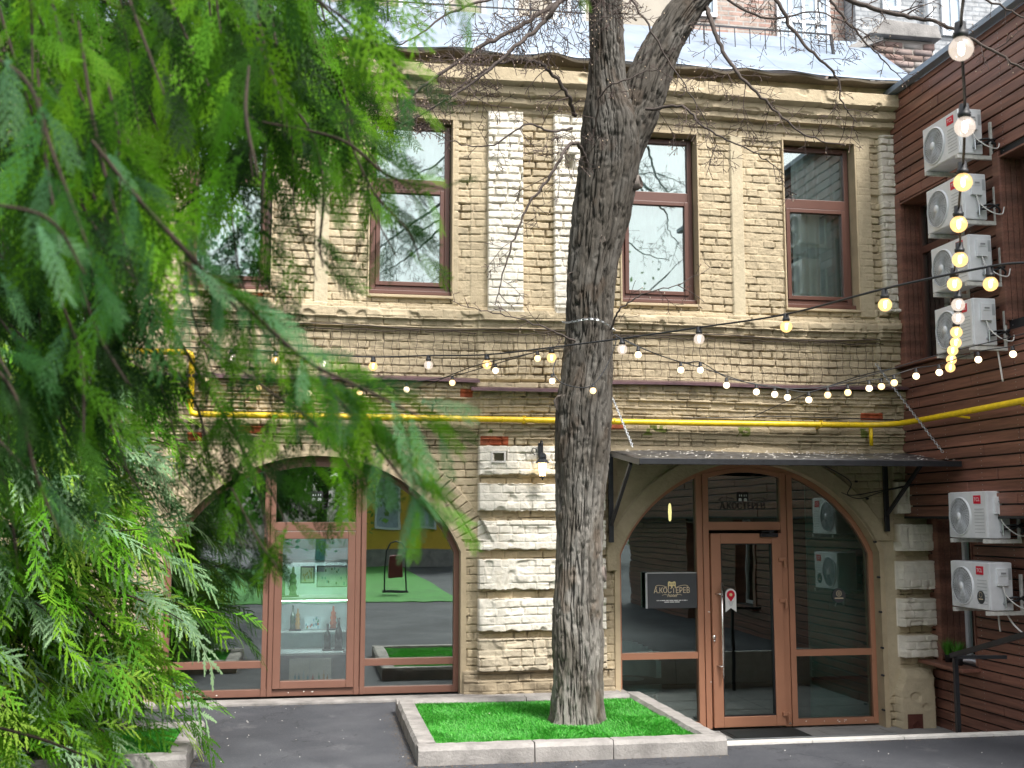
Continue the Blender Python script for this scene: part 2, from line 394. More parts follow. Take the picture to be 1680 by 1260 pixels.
# ------------------------------------------------------------------ value noise for relief
def hash2(ix, iz, seed):
    h = (ix.astype(np.int64)*374761393+iz.astype(np.int64)*668265263+seed*1442695041) & 0x7fffffff
    h = ((h ^ (h >> 13))*1274126177) & 0x7fffffff
    return ((h ^ (h >> 16)) & 0xffff)/65535.0
def vn(x, z, s, seed=0):
    x = x*s; z = z*s; ix = np.floor(x); iz = np.floor(z); fx = x-ix; fz = z-iz
    fx = fx*fx*(3-2*fx); fz = fz*fz*(3-2*fz); ix = ix.astype(np.int64); iz = iz.astype(np.int64)
    a = hash2(ix, iz, seed); b = hash2(ix+1, iz, seed); c = hash2(ix, iz+1, seed); d = hash2(ix+1, iz+1, seed)
    return (a*(1-fx)+b*fx)*(1-fz)+(c*(1-fx)+d*fx)*fz
def fbm(x, z, s, o=4, seed=0):
    t = 0; a = .5; n = 0
    for i in range(o): t = t+a*vn(x, z, s*2**i, seed+i*17); n += a; a *= .55
    return t/n
def sst(a, b, x):
    t = np.clip((x-a)/(b-a), 0, 1); return t*t*(3-2*t)
# ================================================================== SETTING: ground
GZ = .45
def build_ground():
    # one asphalt sheet with a rectangular opening where the sunken entrance lies
    g = MB()
    xs = [-60, -1.5, 3.25, 7.4, 60]; ys = [-60, -14, -3.0, .3, 40]
    for i in range(4):
        for j in range(4):
            if i == 2 and j == 2: continue
            n = 1
            g.add([(xs[i], ys[j], GZ), (xs[i+1], ys[j], GZ), (xs[i+1], ys[j+1], GZ), (xs[i], ys[j+1], GZ)], [(0, 1, 2, 3)])
    tag(g.build('asphalt_ground', 'asphalt'), kind='structure')
    p = MB(); p.box((3.25, -2.88, -.2), (7.3, .1, 0)); tag(p.build('entrance_paving', 'slab_concrete'), kind='structure')
    p = MB(); p.box((3.17, -3.0, -.2), (3.25, .0, GZ+.004)); tag(p.build('retaining_edge', 'kerb_concrete'), kind='structure')
    p = MB(); x = 3.2
    while x < 7.2:
        p.box((x, -3.03, -.15), (min(x+.8, 7.2)-.006, -2.93, GZ+.02)); x += .8
    tag(p.build('white_kerb_line', 'white_kerb', bevel=.008), kind='structure')
    # joints in the entrance paving
    l = MB()
    for yy in (-.62, -1.25, -1.9): l.box((3.26, yy-.006, .0), (6.7, yy+.006, .003))
    for xq in (5.35, 6.05): l.box((xq-.005, -2.8, .0), (xq+.005, -.2, .0025))
    tag(l.build('paving_joint_lines', 'kerb_concrete'), kind='structure')
    # sealing strip of rough concrete along the foot of the display window
    q = MB(); q.box((-3.2, -.42, .3), (3.15, -.155, GZ+.025)); tag(q.build('foundation_kerb', 'kerb_concrete', bevel=.01), kind='structure')
build_ground()
gr = empty('drain_grate', (4.1, -2.86, GZ), 'narrow slotted steel drain grate beside the white kerb line', 'drain')
g = MB(); g.box((-.85, -.05, -.012), (.75, -.042, .01)); g.box((-.85, .042, -.012), (.75, .05, .01))
g.build('frame', 'steel_grate', gr)
g = MB()
for k in range(80): g.box((-.85+k*.02, -.042, -.005), (-.842+k*.02, .042, .006))
g.build('slats', 'steel_grate', gr)
# ================================================================== BRICK HOTEL BUILDING
B = empty('brick_building', (2.6, 0, 0), 'two storey painted beige brick hotel building with arched windows and metal roof', 'building')
def pb(o):  # keep world coordinates under the building root
    o.matrix_parent_inverse = B.matrix_world.inverted(); return o
B.location = (0, 0, 0)
ARX, ALX = 4.66, .02          # arch centres
RAD, CZR, CZL = 1.6, 1.25, 1.28
SPR = .62
WIN = [(-1.36, -.51), (.525, 1.372), (3.262, 4.112), (5.165, 6.0)]
WZ0, WZ1 = 4.60, 6.49
def opening_half(z, cz, zb, e=0.):     # half width of arch opening in the wall face at height z
    sp = cz+SPR
    R = RAD+e
    h = np.sqrt(np.maximum(R*R-(z-cz)**2, 0))
    hs = math.sqrt(RAD**2-SPR**2)+.035
    return np.where(z < sp, hs, np.where(z > cz+R, -1, np.minimum(h, hs+e)))
def build_wall():
    dx, dz = .0078, .0066
    x = np.arange(-2.6, 6.86, dx); z = np.arange(-.08, 7.22, dz)
    # snap grid lines to the window edges
    for a, b in WIN:
        for e in (a-.012, b+.012): x[np.argmin(abs(x-e))] = e
    for e in (WZ0-.02, WZ1+.02): z[np.argmin(abs(z-e))] = e
    X, Z = np.meshgrid(x, z)
    def fx(px, y=500): return xx(px, y)
    # ---- macro profile
    H = np.zeros_like(X); smooth = np.zeros_like(X)      # smooth: 1 = no bricks
    sag = .012*np.sin(X*1.3+.5)+.01*(vn(X, Z*0, .8, 5)-.5)
    Zs = Z+sag
    white = np.zeros_like(X); cream = np.zeros_like(X)
    def band(z0, z1, h, sm_=0.):
        m = (Zs >= z0) & (Zs < z1); H[m] = h; smooth[m] = sm_
    band(7.05, 7.3, .10, 1); band(6.90, 7.05, .25, 1); band(6.875, 6.90, .10, 1); band(6.785, 6.875, .17, 1)
    band(6.765, 6.785, .07, 1); band(6.70, 6.765, .12, 1); band(6.60, 6.70, .035, .8); band(6.50, 6.60, .02, .6)
    # windows' recessed panels between vertical strips
    up = (Zs >= 4.44) & (Zs < 6.66)
    def vstrip(x0, x1, h, sm_, z0=4.44, z1=6.62, w=0, c=0):
        m = (X >= x0) & (X < x1) & (Z >= z0) & (Z < z1)
        H[m] = h; smooth[m] = sm_; white[m] = w; cream[m] = c
    A0, A1 = fx(799), fx(857); B0, B1 = fx(908), fx(972)
    vstrip(A0-.18, A0, .01, .75); vstrip(A0, A1, .085, 0, 4.42, 6.63, w=1); vstrip(A1, B0, .02, .15); vstrip(B0, B1, .085, 0, 4.42, 6.63, w=1)
    vstrip(B1, B1+.14, .01, .6)
    pt = .05*(1-np.abs((X-(fx(526)))/.07))
    vstrip(fx(515), fx(537), .03, 1, 4.44, 6.52, c=1); vstrip(fx(1203), fx(1222), .03, 1, 4.46, 6.52, c=1)
    vstrip(1.385, 1.45, .015, .9, 4.5, 6.55)
    vstrip(6.03, 6.20, .02, .9, 4.5, 6.6, c=.3)
    vstrip(fx(1449), 6.7, .09, 0, 4.55, 6.62, w=.85)
    # sill courses
    band(4.32, 4.43, .10, .55); band(4.43, 4.47, .06, .5); band(4.235, 4.32, .055, .25)
    m = (X > fx(783)) & (X < fx(990)) & (Zs < 4.43) & (Zs > 3.7); H[m] += .03
    m = (X > 6.2) & (Zs < 4.6) & (Zs > 3.0); H[m] += .06
    # corbelled courses under the flashing
    rows = [(3.56, 3.66, .14), (3.485, 3.56, .12), (3.40, 3.485, .09), (3.315, 3.40, .075), (3.23, 3.315, .06), (3.15, 3.23, .085), (3.065, 3.15, .055), (2.985, 3.065, .025)]
    for a, b, h in rows: band(a, b, h, 0)
    cen = (X > fx(783, 900)) & (X < xx(990, 900)) & (Zs < 3.58)
    H[cen] += .05
    # rusticated blocks of the centre pier and the right pier
    rag = .018*(vn(X, Z, 14, 31)-.5)+.012*(vn(X, Z, 40, 32)-.5)
    blocks = [(733, 779), (794, 838), (854, 901), (917, 966), (981, 1033)]
    for a, b in blocks:
        z1, z0 = zz(840, a), zz(840, b)
        m = (X > fx(782, 900)+.012) & (X < xx(990, 900)) & (Z > z0+rag) & (Z < z1+rag*.4); H[m] = .13; white[m] = 1; smooth[m] = .4
    z1, z0 = zz(840, 1046), zz(840, 1099); m = (X > fx(782, 900)+.012) & (X < xx(990, 900)) & (Z > z0+rag) & (Z < z1); H[m] = .13; white[m] = .25
    z1 = zz(840, 1099); m = (X > fx(750, 900)) & (X < xx(1005, 900)) & (Z < z1); H[m] = .05+.07*vn(X, Z, 7, 88)[m]*(Z[m] < z1-.09); smooth[m] = .35
    pr0, pr1 = xx(1466, 900), 6.83
    for a, b in [(791, 842), (860, 903), (920, 966), (981, 1026), (1041, 1077)]:
        z1, z0 = zz(1497, a), zz(1497, b)
        m = (X > pr0) & (X < pr1) & (Z > z0+rag) & (Z < z1+rag*.4); H[m] = .14; white[m] = .9; smooth[m] = .45 if b < 1040 else .1
    m = (X > pr0) & (X < pr1) & (Z > zz(1497, 842)) & (Z < 3.0) & (H < .1) ; H[m] = .05
    z1 = zz(1490, 1096); m = (X > 6.27) & (X < 6.66) & (Z < z1); H[m] = .14-.05*sst(z1-.1, z1, Z[m]); smooth[m] = .97; white[m] = 0; cream[m] = .6
    # arch surrounds: plaster on the right arch, ring of voussoirs on the left one
    for cx, cz, side in ((ARX, CZR, 1), (ALX, CZL, 0)):
        r = np.hypot(X-cx, Z-cz); lim = (Z > cz+.15) & (abs(X-cx) < 1.62)
        if side:
            m = (r < RAD+.17+.03*vn(X, Z, 5, 3)) & lim & (Z > 1.7); H[m] = .05; smooth[m] = 1
            ragp = vn(X, Z, 3, 9)*.5
            m = (r >= RAD+.17) & (Z < 3.02) & (X < cx) & (X > 3.1) & (Z > 2.2+ragp-.2); smooth[m] = .93; H[m] = .02
            m = (r >= RAD+.17) & (Z < 3.02) & (X > cx+.4) & (X < pr0) & (Z > 1.9+ragp-.3); smooth[m] = .7; H[m] = .02
            m = (r < RAD+.22) & (abs(X-cx) < 1.68) & (Z < 2.0) & (Z > 0) & (X > cx); smooth[m] = .97; H[m] = .0; cream[m] = .5
    vous = np.zeros_like(X); r = np.hypot(X-ALX, Z-CZL); ang = np.arctan2(X-ALX, Z-CZL)
    vm = (r < RAD+.33) & (Z > CZL+.75) & (Z < 2.985); vous[vm] = 1; H[vm] = .02
    # jamb bricks either side of the openings
    # ---- brick micro relief
    wx = X+.014*(fbm(X, Z, 2.2, 3, 11)-.5); wz = Zs+.016*(fbm(X, Z, 1.7, 3, 12)-.5)
    PIT = .0835
    row = np.floor(wz/PIT); fz = wz/PIT-row
    header = (row.astype(int) % 3 == 0)
    L = np.where(header, .1385, .272)
    off = hash2(row, row*0+3, 77)*.1+np.where(row.astype(int) % 2 == 0, 0, .5)*L
    u = (wx+off)/L; col = np.floor(u); fu = u-col
    # half of the stretchers are split to break the regular bond
    split = (~header) & (hash2(row, col, 5) > .78)
    fu = np.where(split, (fu*2) % 1, fu); Lw = np.where(split, L/2, L)
    # polar brick for voussoirs
    ku = ang*(RAD+.15)/.086; kr = (r-RAD)/.165
    col = np.where(vous > 0, np.floor(ku)+500, col); row2 = np.where(vous > 0, np.floor(kr)+900, row)
    fu = np.where(vous > 0, ku-np.floor(ku), fu); Lw = np.where(vous > 0, .086, Lw)
    fz = np.where(vous > 0, kr-np.floor(kr), fz); Pz = np.where(vous > 0, .165, PIT)
    dxe = np.minimum(fu, 1-fu)*Lw; dze = np.minimum(fz, 1-fz)*Pz
    rn = fbm(X, Z, 26, 3, 21)
    dxe = dxe+.010*(rn-.5); dze = dze+.010*(fbm(X, Z, 24, 3, 22)-.5)
    de = np.minimum(dxe, dze)
    rb = hash2(row2, col, 41)
    er = fbm(X, Z, .9, 3, 51)                        # where the wall is weathered
    jw = .0015+.0075*er*er*2
    jd = .020+.026*sst(.35, .65, er)+.02*(vn(X, Z, 3, 61)-.5)
    jd = np.clip(jd, .008, .07)
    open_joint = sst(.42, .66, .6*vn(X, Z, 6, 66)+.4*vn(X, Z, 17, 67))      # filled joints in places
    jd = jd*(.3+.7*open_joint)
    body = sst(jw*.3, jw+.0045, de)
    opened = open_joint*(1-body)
    relief = -jd*1.3*(1-body)+body*((rb-.5)*.012+.011*(fbm(X, Z, 26, 4, 71)-.5))
    missing = (hash2(row2, col, 91) > .988) & (smooth < .5)
    relief = np.where(missing, -.03, relief)
    flat = .006*(fbm(X, Z, 4, 4, 81)-.5)+.003*(vn(X, Z, 45, 82)-.5)
    Hf = H+relief*(1-smooth)+flat
    # crumbling lower edges of the bands
    Hf += -.02*sst(.62, .8, vn(X, Z, 9, 101))*(H > .09)
    # blunt chipped bricks
    # ---- colour (paint)
    beige = np.array((.45, .372, .25)); wht = np.array((.74, .70, .61)); crm = np.array((.50, .43, .30)); red = np.array((.36, .085, .035)); grime = np.array((.17, .13, .085))
    C = np.empty(X.shape+(3,)); C[:] = beige
    C *= (1+.22*(hash2(row2, col, 131)-.5)*(1-smooth)+.25*(fbm(X, Z, 1.3, 4, 133)-.5))[..., None]
    C = C*(1-cream[..., None])+crm*cream[..., None]
    wv = white*(1-.18*sst(.62, .75, fbm(X, Z, 8, 3, 141)))
    C = C*(1-wv[..., None])+wht*wv[..., None]
    mort_shade = (sst(.55, .95, opened)*(1-smooth)*.55*(1-.6*white))[..., None]; C = C*(1-mort_shade)+np.array((.15, .12, .085))*mort_shade   # open joints darkened: bare mortar, and joint shade put into the colour
    lowb = (Z < 3.66) & (Z > 3.0)
    pr = sst(.5, .8, fbm(X, Z, 1.1, 3, 151))
    ex = (hash2(row2, col, 161) > np.where(lowb, .982, .996)) & (smooth < .5) & (white < .1) & (vn(X, Z, 6, 163) > .3)
    ex |= (X > xx(787, 715)) & (X < xx(832, 715)) & (Z > zz(800, 731)) & (Z < zz(800, 717))
    ex &= (X > -1.5)
    C[ex] = red*(.7+.6*vn(X, Z, 30, 171)[ex])[..., None]
    dirt = (.55*sst(.5, .78, fbm(X, Z, 3, 4, 181))*np.where(lowb, 1., .35))[..., None]
    C = C*(1-dirt*.6)+grime*dirt*.6
    foot = ((Z < zz(840, 1099)) & (X < 3.2) & (X > 1.4)); C[foot] = C[foot]*.75+np.array((.12, .09, .07))*.25
    moss = (Z < 3.235) & (Z > 3.13) & (vn(X, Z, 5, 191) > .74) & (vn(X, Z, 28, 192) > .5); C[moss] = (.16, .19, .05)
    ex2 = (X > xx(1478, 1180)) & (X < xx(1504, 1180)) & (Z < zz(1490, 1168)) & (Z > -.1); C[ex2] = (.10, .035, .025)
    # dark holes in the wall
    for (px0, px1, py0, py1) in ((808, 828, 741, 757), (925, 940, 258, 278)):
        m = (X > xx(px0, py0)) & (X < xx(px1, py0)) & (Z < zz(px0, py0)) & (Z > zz(px0, py1)); Hf[m] = -.12
    # ---- drop the faces in the openings
    ny, nx = X.shape
    idx = np.arange(nx*ny).reshape(ny, nx)
    Fq = np.stack([idx[:-1, :-1], idx[:-1, 1:], idx[1:, 1:], idx[1:, :-1]], -1)
    cxm = .5*(X[:-1, :-1]+X[1:, 1:]); czm = .5*(Z[:-1, :-1]+Z[1:, 1:])
    keep = np.ones(cxm.shape, bool)
    for a, b in WIN: keep &= ~((cxm > a-.012) & (cxm < b+.012) & (czm > WZ0-.02) & (czm < WZ1+.02))
    for cx, cz, zb in ((ARX, CZR, -1), (ALX, CZL, .44)):
        h = opening_half(czm, cz, zb, .02); keep &= ~((abs(cxm-cx) < h) & (czm > zb))
    Y = -.16-Hf
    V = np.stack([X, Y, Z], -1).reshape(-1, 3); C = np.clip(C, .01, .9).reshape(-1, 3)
    # split into the building's parts by place
    fz_ = czm; fxm = cxm
    pil = ((fxm > A0-.005) & (fxm < A1+.005) | (fxm > B0-.005) & (fxm < B1+.005)) & (fz_ > 4.42) & (fz_ < 6.63)
    corn = fz_ > 6.69
    sillb = (fz_ > 4.235) & (fz_ < 4.44)
    pier = (fz_ < 2.985) & (((fxm > fx(782, 900)) & (fxm < xx(990, 900))) | ((fxm > pr0)))
    parts = [('cornice', corn), ('string_course', sillb & ~corn), ('pilaster', pil & (fxm < (A1+B0)/2)), ('pilaster', pil & (fxm > (A1+B0)/2)),
             ('rusticated_pier', pier & (fxm < 4)), ('rusticated_pier', pier & (fxm > 4))]
    rest = keep.copy()
    for nme, m in parts: rest &= ~m
    parts.insert(0, ('wall', rest))
    for nme, m in parts:
        f = Fq[m & keep if nme != 'wall' else m].reshape(-1, 4)
        if not len(f): continue
        used, inv = np.unique(f, return_inverse=True)
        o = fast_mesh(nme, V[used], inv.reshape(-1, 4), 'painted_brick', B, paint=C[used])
        if nme in ('pilaster', 'rusticated_pier'): o['label'] = 'whitewashed projecting brickwork'
build_wall()
# solid mass behind the relief (side and top of the house)
b = MB()
b.box((-12, .5, 0), (-2.61, -.16, 7.1)); b.build('side_wall', 'reveal', B)
# reveals of upper windows
for a, bb in WIN:
    m = MB(); y0, y1 = -.185, .06; t = .012
    m.box((a-.03, y0, WZ0-.02), (a-t, y1, WZ1+.02)); m.box((bb+t, y0, WZ0-.02), (bb+.03, y1, WZ1+.02))
    m.box((a-.03, y0, WZ1+.02), (bb+.03, y1, WZ1+.05)); m.box((a-.03, y0-.01, WZ0-.05), (bb+.03, y1, WZ0-.02))
    m.build('window_reveal', 'reveal', B, bevel=.006)
def arc_pts(cx, cz, R, n=40, half=None):
    hs = half if half else math.sqrt(RAD**2-SPR**2)
    a0 = math.asin(min(1, hs/R)); return [(cx+R*math.sin(-a0+2*a0*i/n), cz+R*math.cos(-a0+2*a0*i/n)) for i in range(n+1)]
for cx, cz, zb in ((ARX, CZR, 0), (ALX, CZL, .46)):
    hs = math.sqrt(RAD**2-SPR**2)
    inn = [(cx-hs-.002, zb)]+arc_pts(cx, cz, RAD+.002)+[(cx+hs+.002, zb)]
    out = [(cx-hs-.06, zb)]+arc_pts(cx, cz, RAD+.06, half=hs+.055)+[(cx+hs+.06, zb)]
    m = MB(); m.strip(inn, out, -.18, .07); m.build('arch_reveal', 'reveal', B, bevel=0)
# metal fixing studs on the plastered right jamb
for px, py in ((1418, 818), (1431, 889), (1437, 947), (1440, 1004), (1443, 1063), (1444, 1108), (1445, 1165), (1400, 790)):
    p = fac(px+5, py, -.2); sd_ = MB(); sd_.lathe([(.001, -.02), (.012, -.015), (.012, .03)], p, 8, 'y'); sd_.build('fixing_stud', 'black_metal', B)
# ------------------------------------------------------------------ windows
def frame_rect(m, x0, x1, z0, z1, w, y0, y1):
    m.box((x0, y0, z0), (x0+w, y1, z1)); m.box((x1-w, y0, z0), (x1, y1, z1))
    m.box((x0+w, y0+.001, z0), (x1-w, y1, z0+w)); m.box((x0+w, y0+.001, z1-w), (x1-w, y1, z1))
def pane(x0, x1, z0, z1, y, parent, mat='glass'):
    g = MB(); g.box((x0, y, z0), (x1, y+.006, z1)); return g.build('pane', mat, parent)
def curtain(x0, x1, z0, z1, y, parent, mat, amp=.03, freq=26):
    n = int((x1-x0)/.012)+2; xs = np.linspace(x0, x1, n); V = []; 
    for zc in (z0, z1):
        ph = 0 if zc == z0 else .4
        V += [(xv, y+amp*math.sin(freq*xv+ph+1.5*math.sin(7*xv))+.3*amp*math.sin(61*xv), zc) for xv in xs]
    Fq = [(i, i+1, n+i+1, n+i) for i in range(n-1)]
    o = fast_mesh('curtain', np.array(V), np.array(Fq), mat, parent, smooth=True); 
    sol = MB(); return o
for i, (a, bb) in enumerate(WIN):
    wroot = MB(); w = .055
    zt = 5.82
    frame_rect(wroot, a, bb, WZ0+.045, WZ1, w, -.03, .04)
    wroot.box((a+w, -.031, zt-.055), (bb-w, .04, zt+.055))
    fr = wroot.build('window', 'frame_dark' if i in (2, 3) else 'frame_dark', B, bevel=.005)
    fr['label'] = ['window mostly hidden by thuja branches', 'window with green net curtain', 'window with its lower sash tilted open', 'window with grey pleated curtains'][i]
    s = MB()
    x0, x1, z0, z1 = a+w+.004, bb-w-.004, WZ0+.045+w+.004, zt-.059
    tilt = (i == 2)
    frame_rect(s, x0, x1, z0, z1, .045, -.045, .02)
    so = s.build('sash', 'frame_dark', fr, bevel=.005)
    gp = pane(x0+.045, x1-.045, z0+.045, z1-.045, -.012, fr, 'glass_up')
    if tilt:
        for o in (so, gp):
            o.matrix_world = Matrix.Translation((0, 0, z0)) @ Matrix.Rotation(math.radians(1.2), 4, 'X') @ Matrix.Translation((0, 0, -z0))
    pane(a+w, bb-w, zt+.055, WZ1-w, .0, fr, 'glass_up')
    sl = MB(); sl.box((a-.01, -.10, WZ0), (bb+.01, .0, WZ0+.043)); sl.build('sill', 'frame_dark', fr, bevel=.006)
    # room behind
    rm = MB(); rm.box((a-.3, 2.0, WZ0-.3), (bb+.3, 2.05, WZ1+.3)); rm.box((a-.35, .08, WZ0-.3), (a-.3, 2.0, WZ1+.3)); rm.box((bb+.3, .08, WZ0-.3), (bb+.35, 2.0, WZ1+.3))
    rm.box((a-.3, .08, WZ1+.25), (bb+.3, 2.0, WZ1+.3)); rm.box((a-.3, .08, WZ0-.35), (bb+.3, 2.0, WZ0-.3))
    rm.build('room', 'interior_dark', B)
    if i < 3: curtain(a-.05, bb+.05, WZ0-.05, WZ1+.1, .10, fr, 'curtain_green', .018, 30)
    else:
        curtain(a+.2, bb+.05, WZ0-.05, WZ1+.1, .12, fr, 'curtain_grey', .022, 44)
# arched frames -------------------------------------------------------------
def arch_top(cx, cz, x, R): return cz+math.sqrt(max(R*R-(x-cx)**2, 0))
def arched(cx, cz, zb, mat, glassm, mull, label, door):
    hs = math.sqrt(RAD**2-SPR**2); w = .055; y0, y1 = -.03, .05
    fr = MB()
    inn = [(cx-hs+w, zb)]+arc_pts(cx, cz, RAD-w, half=hs-w)+[(cx+hs-w, zb)]
    out = [(cx-hs, zb)]+arc_pts(cx, cz, RAD)+[(cx+hs, zb)]
    fr.strip(inn, out, y0, y1)
    if not door: fr.box((cx-hs+w, y0+.001, zb), (cx+hs-w, y1, zb+.07))
    ml, mr, wm = mull
    for x in (ml, mr):
        t0, t1 = arch_top(cx, cz, x-wm/2, RAD-.03), arch_top(cx, cz, x+wm/2, RAD-.03)
        # each mullion is a pair of profiles with a groove
        for xa, xb, yy in ((x-wm/2, x-.006, y0-.012), (x+.006, x+wm/2, y0-.012), (x-.006, x+.006, y0+.01)):
            fr.box((xa, yy, zb), (xb, y1, min(arch_top(cx, cz, xa, RAD-.03), arch_top(cx, cz, xb, RAD-.03))))
    barz = .79
    for xa, xb in ((cx-hs+w, ml-wm/2), (mr+wm/2, cx+hs-w)):
        fr.box((xa, y0+.002, barz-.035), (xb, y1, barz+.035))
        if door: fr.box((xa, y0+.002, zb), (xb, y1, zb+.07))
    fr.box((ml+wm/2, y0-.004, 2.165-.045), (mr-wm/2, y1, 2.165+.045))
    # inner rim of the curved transom light
    n = 14; xs = [ml+wm/2+(mr-ml-wm)*i/n for i in range(n+1)]
    fr.strip([(x, arch_top(cx, cz, x, RAD-.10)) for x in xs], [(x, arch_top(cx, cz, x, RAD-.05)) for x in xs], y0-.006, y1)
    o = fr.build('entrance_frame' if door else 'arched_window', mat, B, bevel=.004); o['label'] = label
    # panes
    def curved_pane(xa, xb, za):
        n = 20; poly = [(xa, za)]+[(xb, za)]+[(xb+(xa-xb)*i/n, arch_top(cx, cz, xb+(xa-xb)*i/n, RAD-w-.002)) for i in range(n+1)]
        poly = [p for p in poly if p[1] >= za-1e-6]; g = MB(); g.prism(poly, .008, .014); g.build('pane', glassm, o)
    curved_pane(cx-hs+w, ml-wm/2, barz+.035); curved_pane(mr+wm/2, cx+hs-w, barz+.035)
    curved_pane(ml+wm/2, mr-wm/2, 2.21)
    pane(cx-hs+w, ml-wm/2, zb+.07, barz-.035, .008, o, glassm); pane(mr+wm/2, cx+hs-w, zb+.07, barz-.035, .008, o, glassm)
    return o
AW = arched(ALX, CZL, .475, 'frame_rose', 'glass', (-.442, .478, .11), 'arched display window left of the tree', False)
AD = arched(ARX, CZR, .02, 'frame_light', 'glass_door', (4.155, 5.125, .14), 'arched glass entrance under the canopy', True)
MATS['frame_mid'] = None; del MATS['frame_mid']
# central sash of display window
s = MB(); frame_rect(s, -.385, .421, .55, 2.115, .075, -.055, .03); s.build('sash', 'frame_rose', AW, bevel=.006)
pane(-.31, .346, .625, 2.04, -.015, AW, 'glass')
# paint chips
ch = MB(); 
for k in range(26):
    x = rnd.choice([rnd.uniform(5.2, 6.1), rnd.uniform(-1.2, 1.5), 4.2+rnd.uniform(-.02, .04), 5.1]); lo = .05 if x > 3 else .5
    z = lo+rnd.uniform(-.012, .02) if abs(x-4.2) > .06 else rnd.uniform(.1, 1.3)
    a = rnd.uniform(.004, .016); ch.add([(x-a, -.0455, z), (x+a*.3, -.0455, z-.006), (x+a, -.0455, z+.004), (x, -.0455, z+.009)], [(0, 1, 2, 3)])
ch.build('paint_chips', 'chipped', AW)['kind'] = 'stuff'
# entrance door
DO = MB(); frame_rect(DO, 4.235, 5.045, .035, 2.085, .11, -.075, .0); dr = DO.build('door', 'frame_light', B, bevel=.007); dr['label'] = 'glazed entrance door'
s = MB(); frame_rect(s, 4.345, 4.935, .145, 1.975, .012, -.06, -.02); s.build('glazing_bead', 'black_metal', dr)
pane(4.35, 4.93, .15, 1.97, -.035, dr, 'glass_door')
h = MB(); hx = 4.325; h.tube([(hx, -.135, .56), (hx, -.135, 1.56)], .014, 10)
for z in (.68, 1.44): h.tube([(hx-.05, -.07, z), (hx-.02, -.135, z), (hx, -.135, z)], .009, 8)
h.build('handle', 'handle_steel', dr, smooth=True)
for z in (1.80, 1.36, .16):
    g = MB(); g.box((5.0, -.10, z-.02), (5.075, -.07, z+.02)); g.tube([(5.07, -.10, z+.01), (5.07, -.10, z-.085)], .013, 8); g.build('hinge', 'frame_light', dr, bevel=.004)
g = MB(); g.box((4.79, -.12, 2.045), (4.99, -.075, 2.085)); g.beam((4.8, -.1, 2.10), (4.95, -.1, 2.115), .02, .012); g.beam((4.89, -.1, 2.08), (4.95, -.1, 2.11), .018, .03); g.build('door_closer', 'black_metal', dr, bevel=.004)
g = MB(); g.lathe([(.001, -.016), (.016, -.014), (.022, -.006), (.022, .01)], (4.25, -.075, .985), 12, 'y'); g.lathe([(.001, -.016), (.012, -.014), (.015, .01)], (4.25, -.075, .945), 12, 'y'); g.build('lock', 'handle_steel', dr, smooth=True)
# ------------------------------------------------------------------ roof, flashing, background things on the roof
r_ = MB()
n = 220; xs = np.linspace(-4, 6.75, n); V = []; Fq = []
def redge(x): return 7.18+.022*math.sin(x*5.1+.6)*(.5+.5*math.sin(x*1.7))+.05*max(0, math.sin(x*2.9+.8))**8
prof = [(-.47, 0.), (-.40, .035), (-.2, .16), (.2, .48), (.6, .80), (.95, 1.06), (1.0, 1.08), (2.5, 1.0)]
for x in xs:
    e = redge(x)
    for k, (yy, zo) in enumerate(prof): 
        V.append((x, yy+(.02*math.sin(x*3.3) if k == 0 else 0), (e if k == 0 else 7.20+zo*(1 if k > 1 else 1)+(.4*(e-7.2) if k == 1 else 0))+.004*math.sin(x*9+k)))
m_ = len(prof)
for i in range(n-1):
    for k in range(m_-1): Fq.append((i*m_+k, (i+1)*m_+k, (i+1)*m_+k+1, i*m_+k+1))
RF = fast_mesh('roof', np.array(V), np.array(Fq), 'roof_metal', B, smooth=True)
sol = RF.modifiers.new('thick', 'SOLIDIFY'); sol.thickness = .012; sol.offset = 1
sm_ = MB()
for x in np.arange(-3.6, 6.4, .62): sm_.tube([(x, y_, 7.20+z_+.006) for y_, z_ in prof[1:7]], .012, 5)
sm_.build('standing_seam', 'roof_metal', RF)
e_ = MB(); pts = [(x, -.46, redge(x)-.02+.012*math.sin(x*11)) for x in xs]
for i in range(n-1):
    a, b_ = pts[i], pts[i+1]; e_.add([(a[0], -.462, a[2]+.012), (b_[0], -.462, b_[2]+.012), (b_[0], -.455, b_[2]-.012), (a[0], -.455, a[2]-.012), (a[0], -.25, 7.16), (b_[0], -.25, 7.16)], [(0, 1, 2, 3), (3, 2, 5, 4)])
e_.build('eave', 'roof_edge', B)
for (x0, x1, z) in ((-3.2, xx(783, 630), 3.675), (xx(985, 630), 6.62, 3.685)):
    f = MB(); 
    k = 40
    for i in range(k):
        xa = x0+(x1-x0)*i/k; xb = x0+(x1-x0)*(i+1)/k; za, zb_ = z+.008*math.sin(xa*2.1), z+.008*math.sin(xb*2.1)
        f.add([(xa, -.17, za+.04), (xb, -.17, zb_+.04), (xb, -.36, zb_), (xa, -.36, za), (xa, -.36, za-.028), (xb, -.36, zb_-.028)], [(0, 1, 2, 3), (3, 2, 5, 4)])
    f.build('flashing', 'flashing', B)
f = MB(); x0, x1 = xx(768, 645), xx(985, 645)
f.add([(x0, -.2, 3.63), (x1, -.2, 3.63), (x1, -.42, 3.585), (x0, -.42, 3.585), (x0, -.42, 3.555), (x1, -.42, 3.555)], [(0, 1, 2, 3), (3, 2, 5, 4)])
f.build('flashing', 'flashing', B)
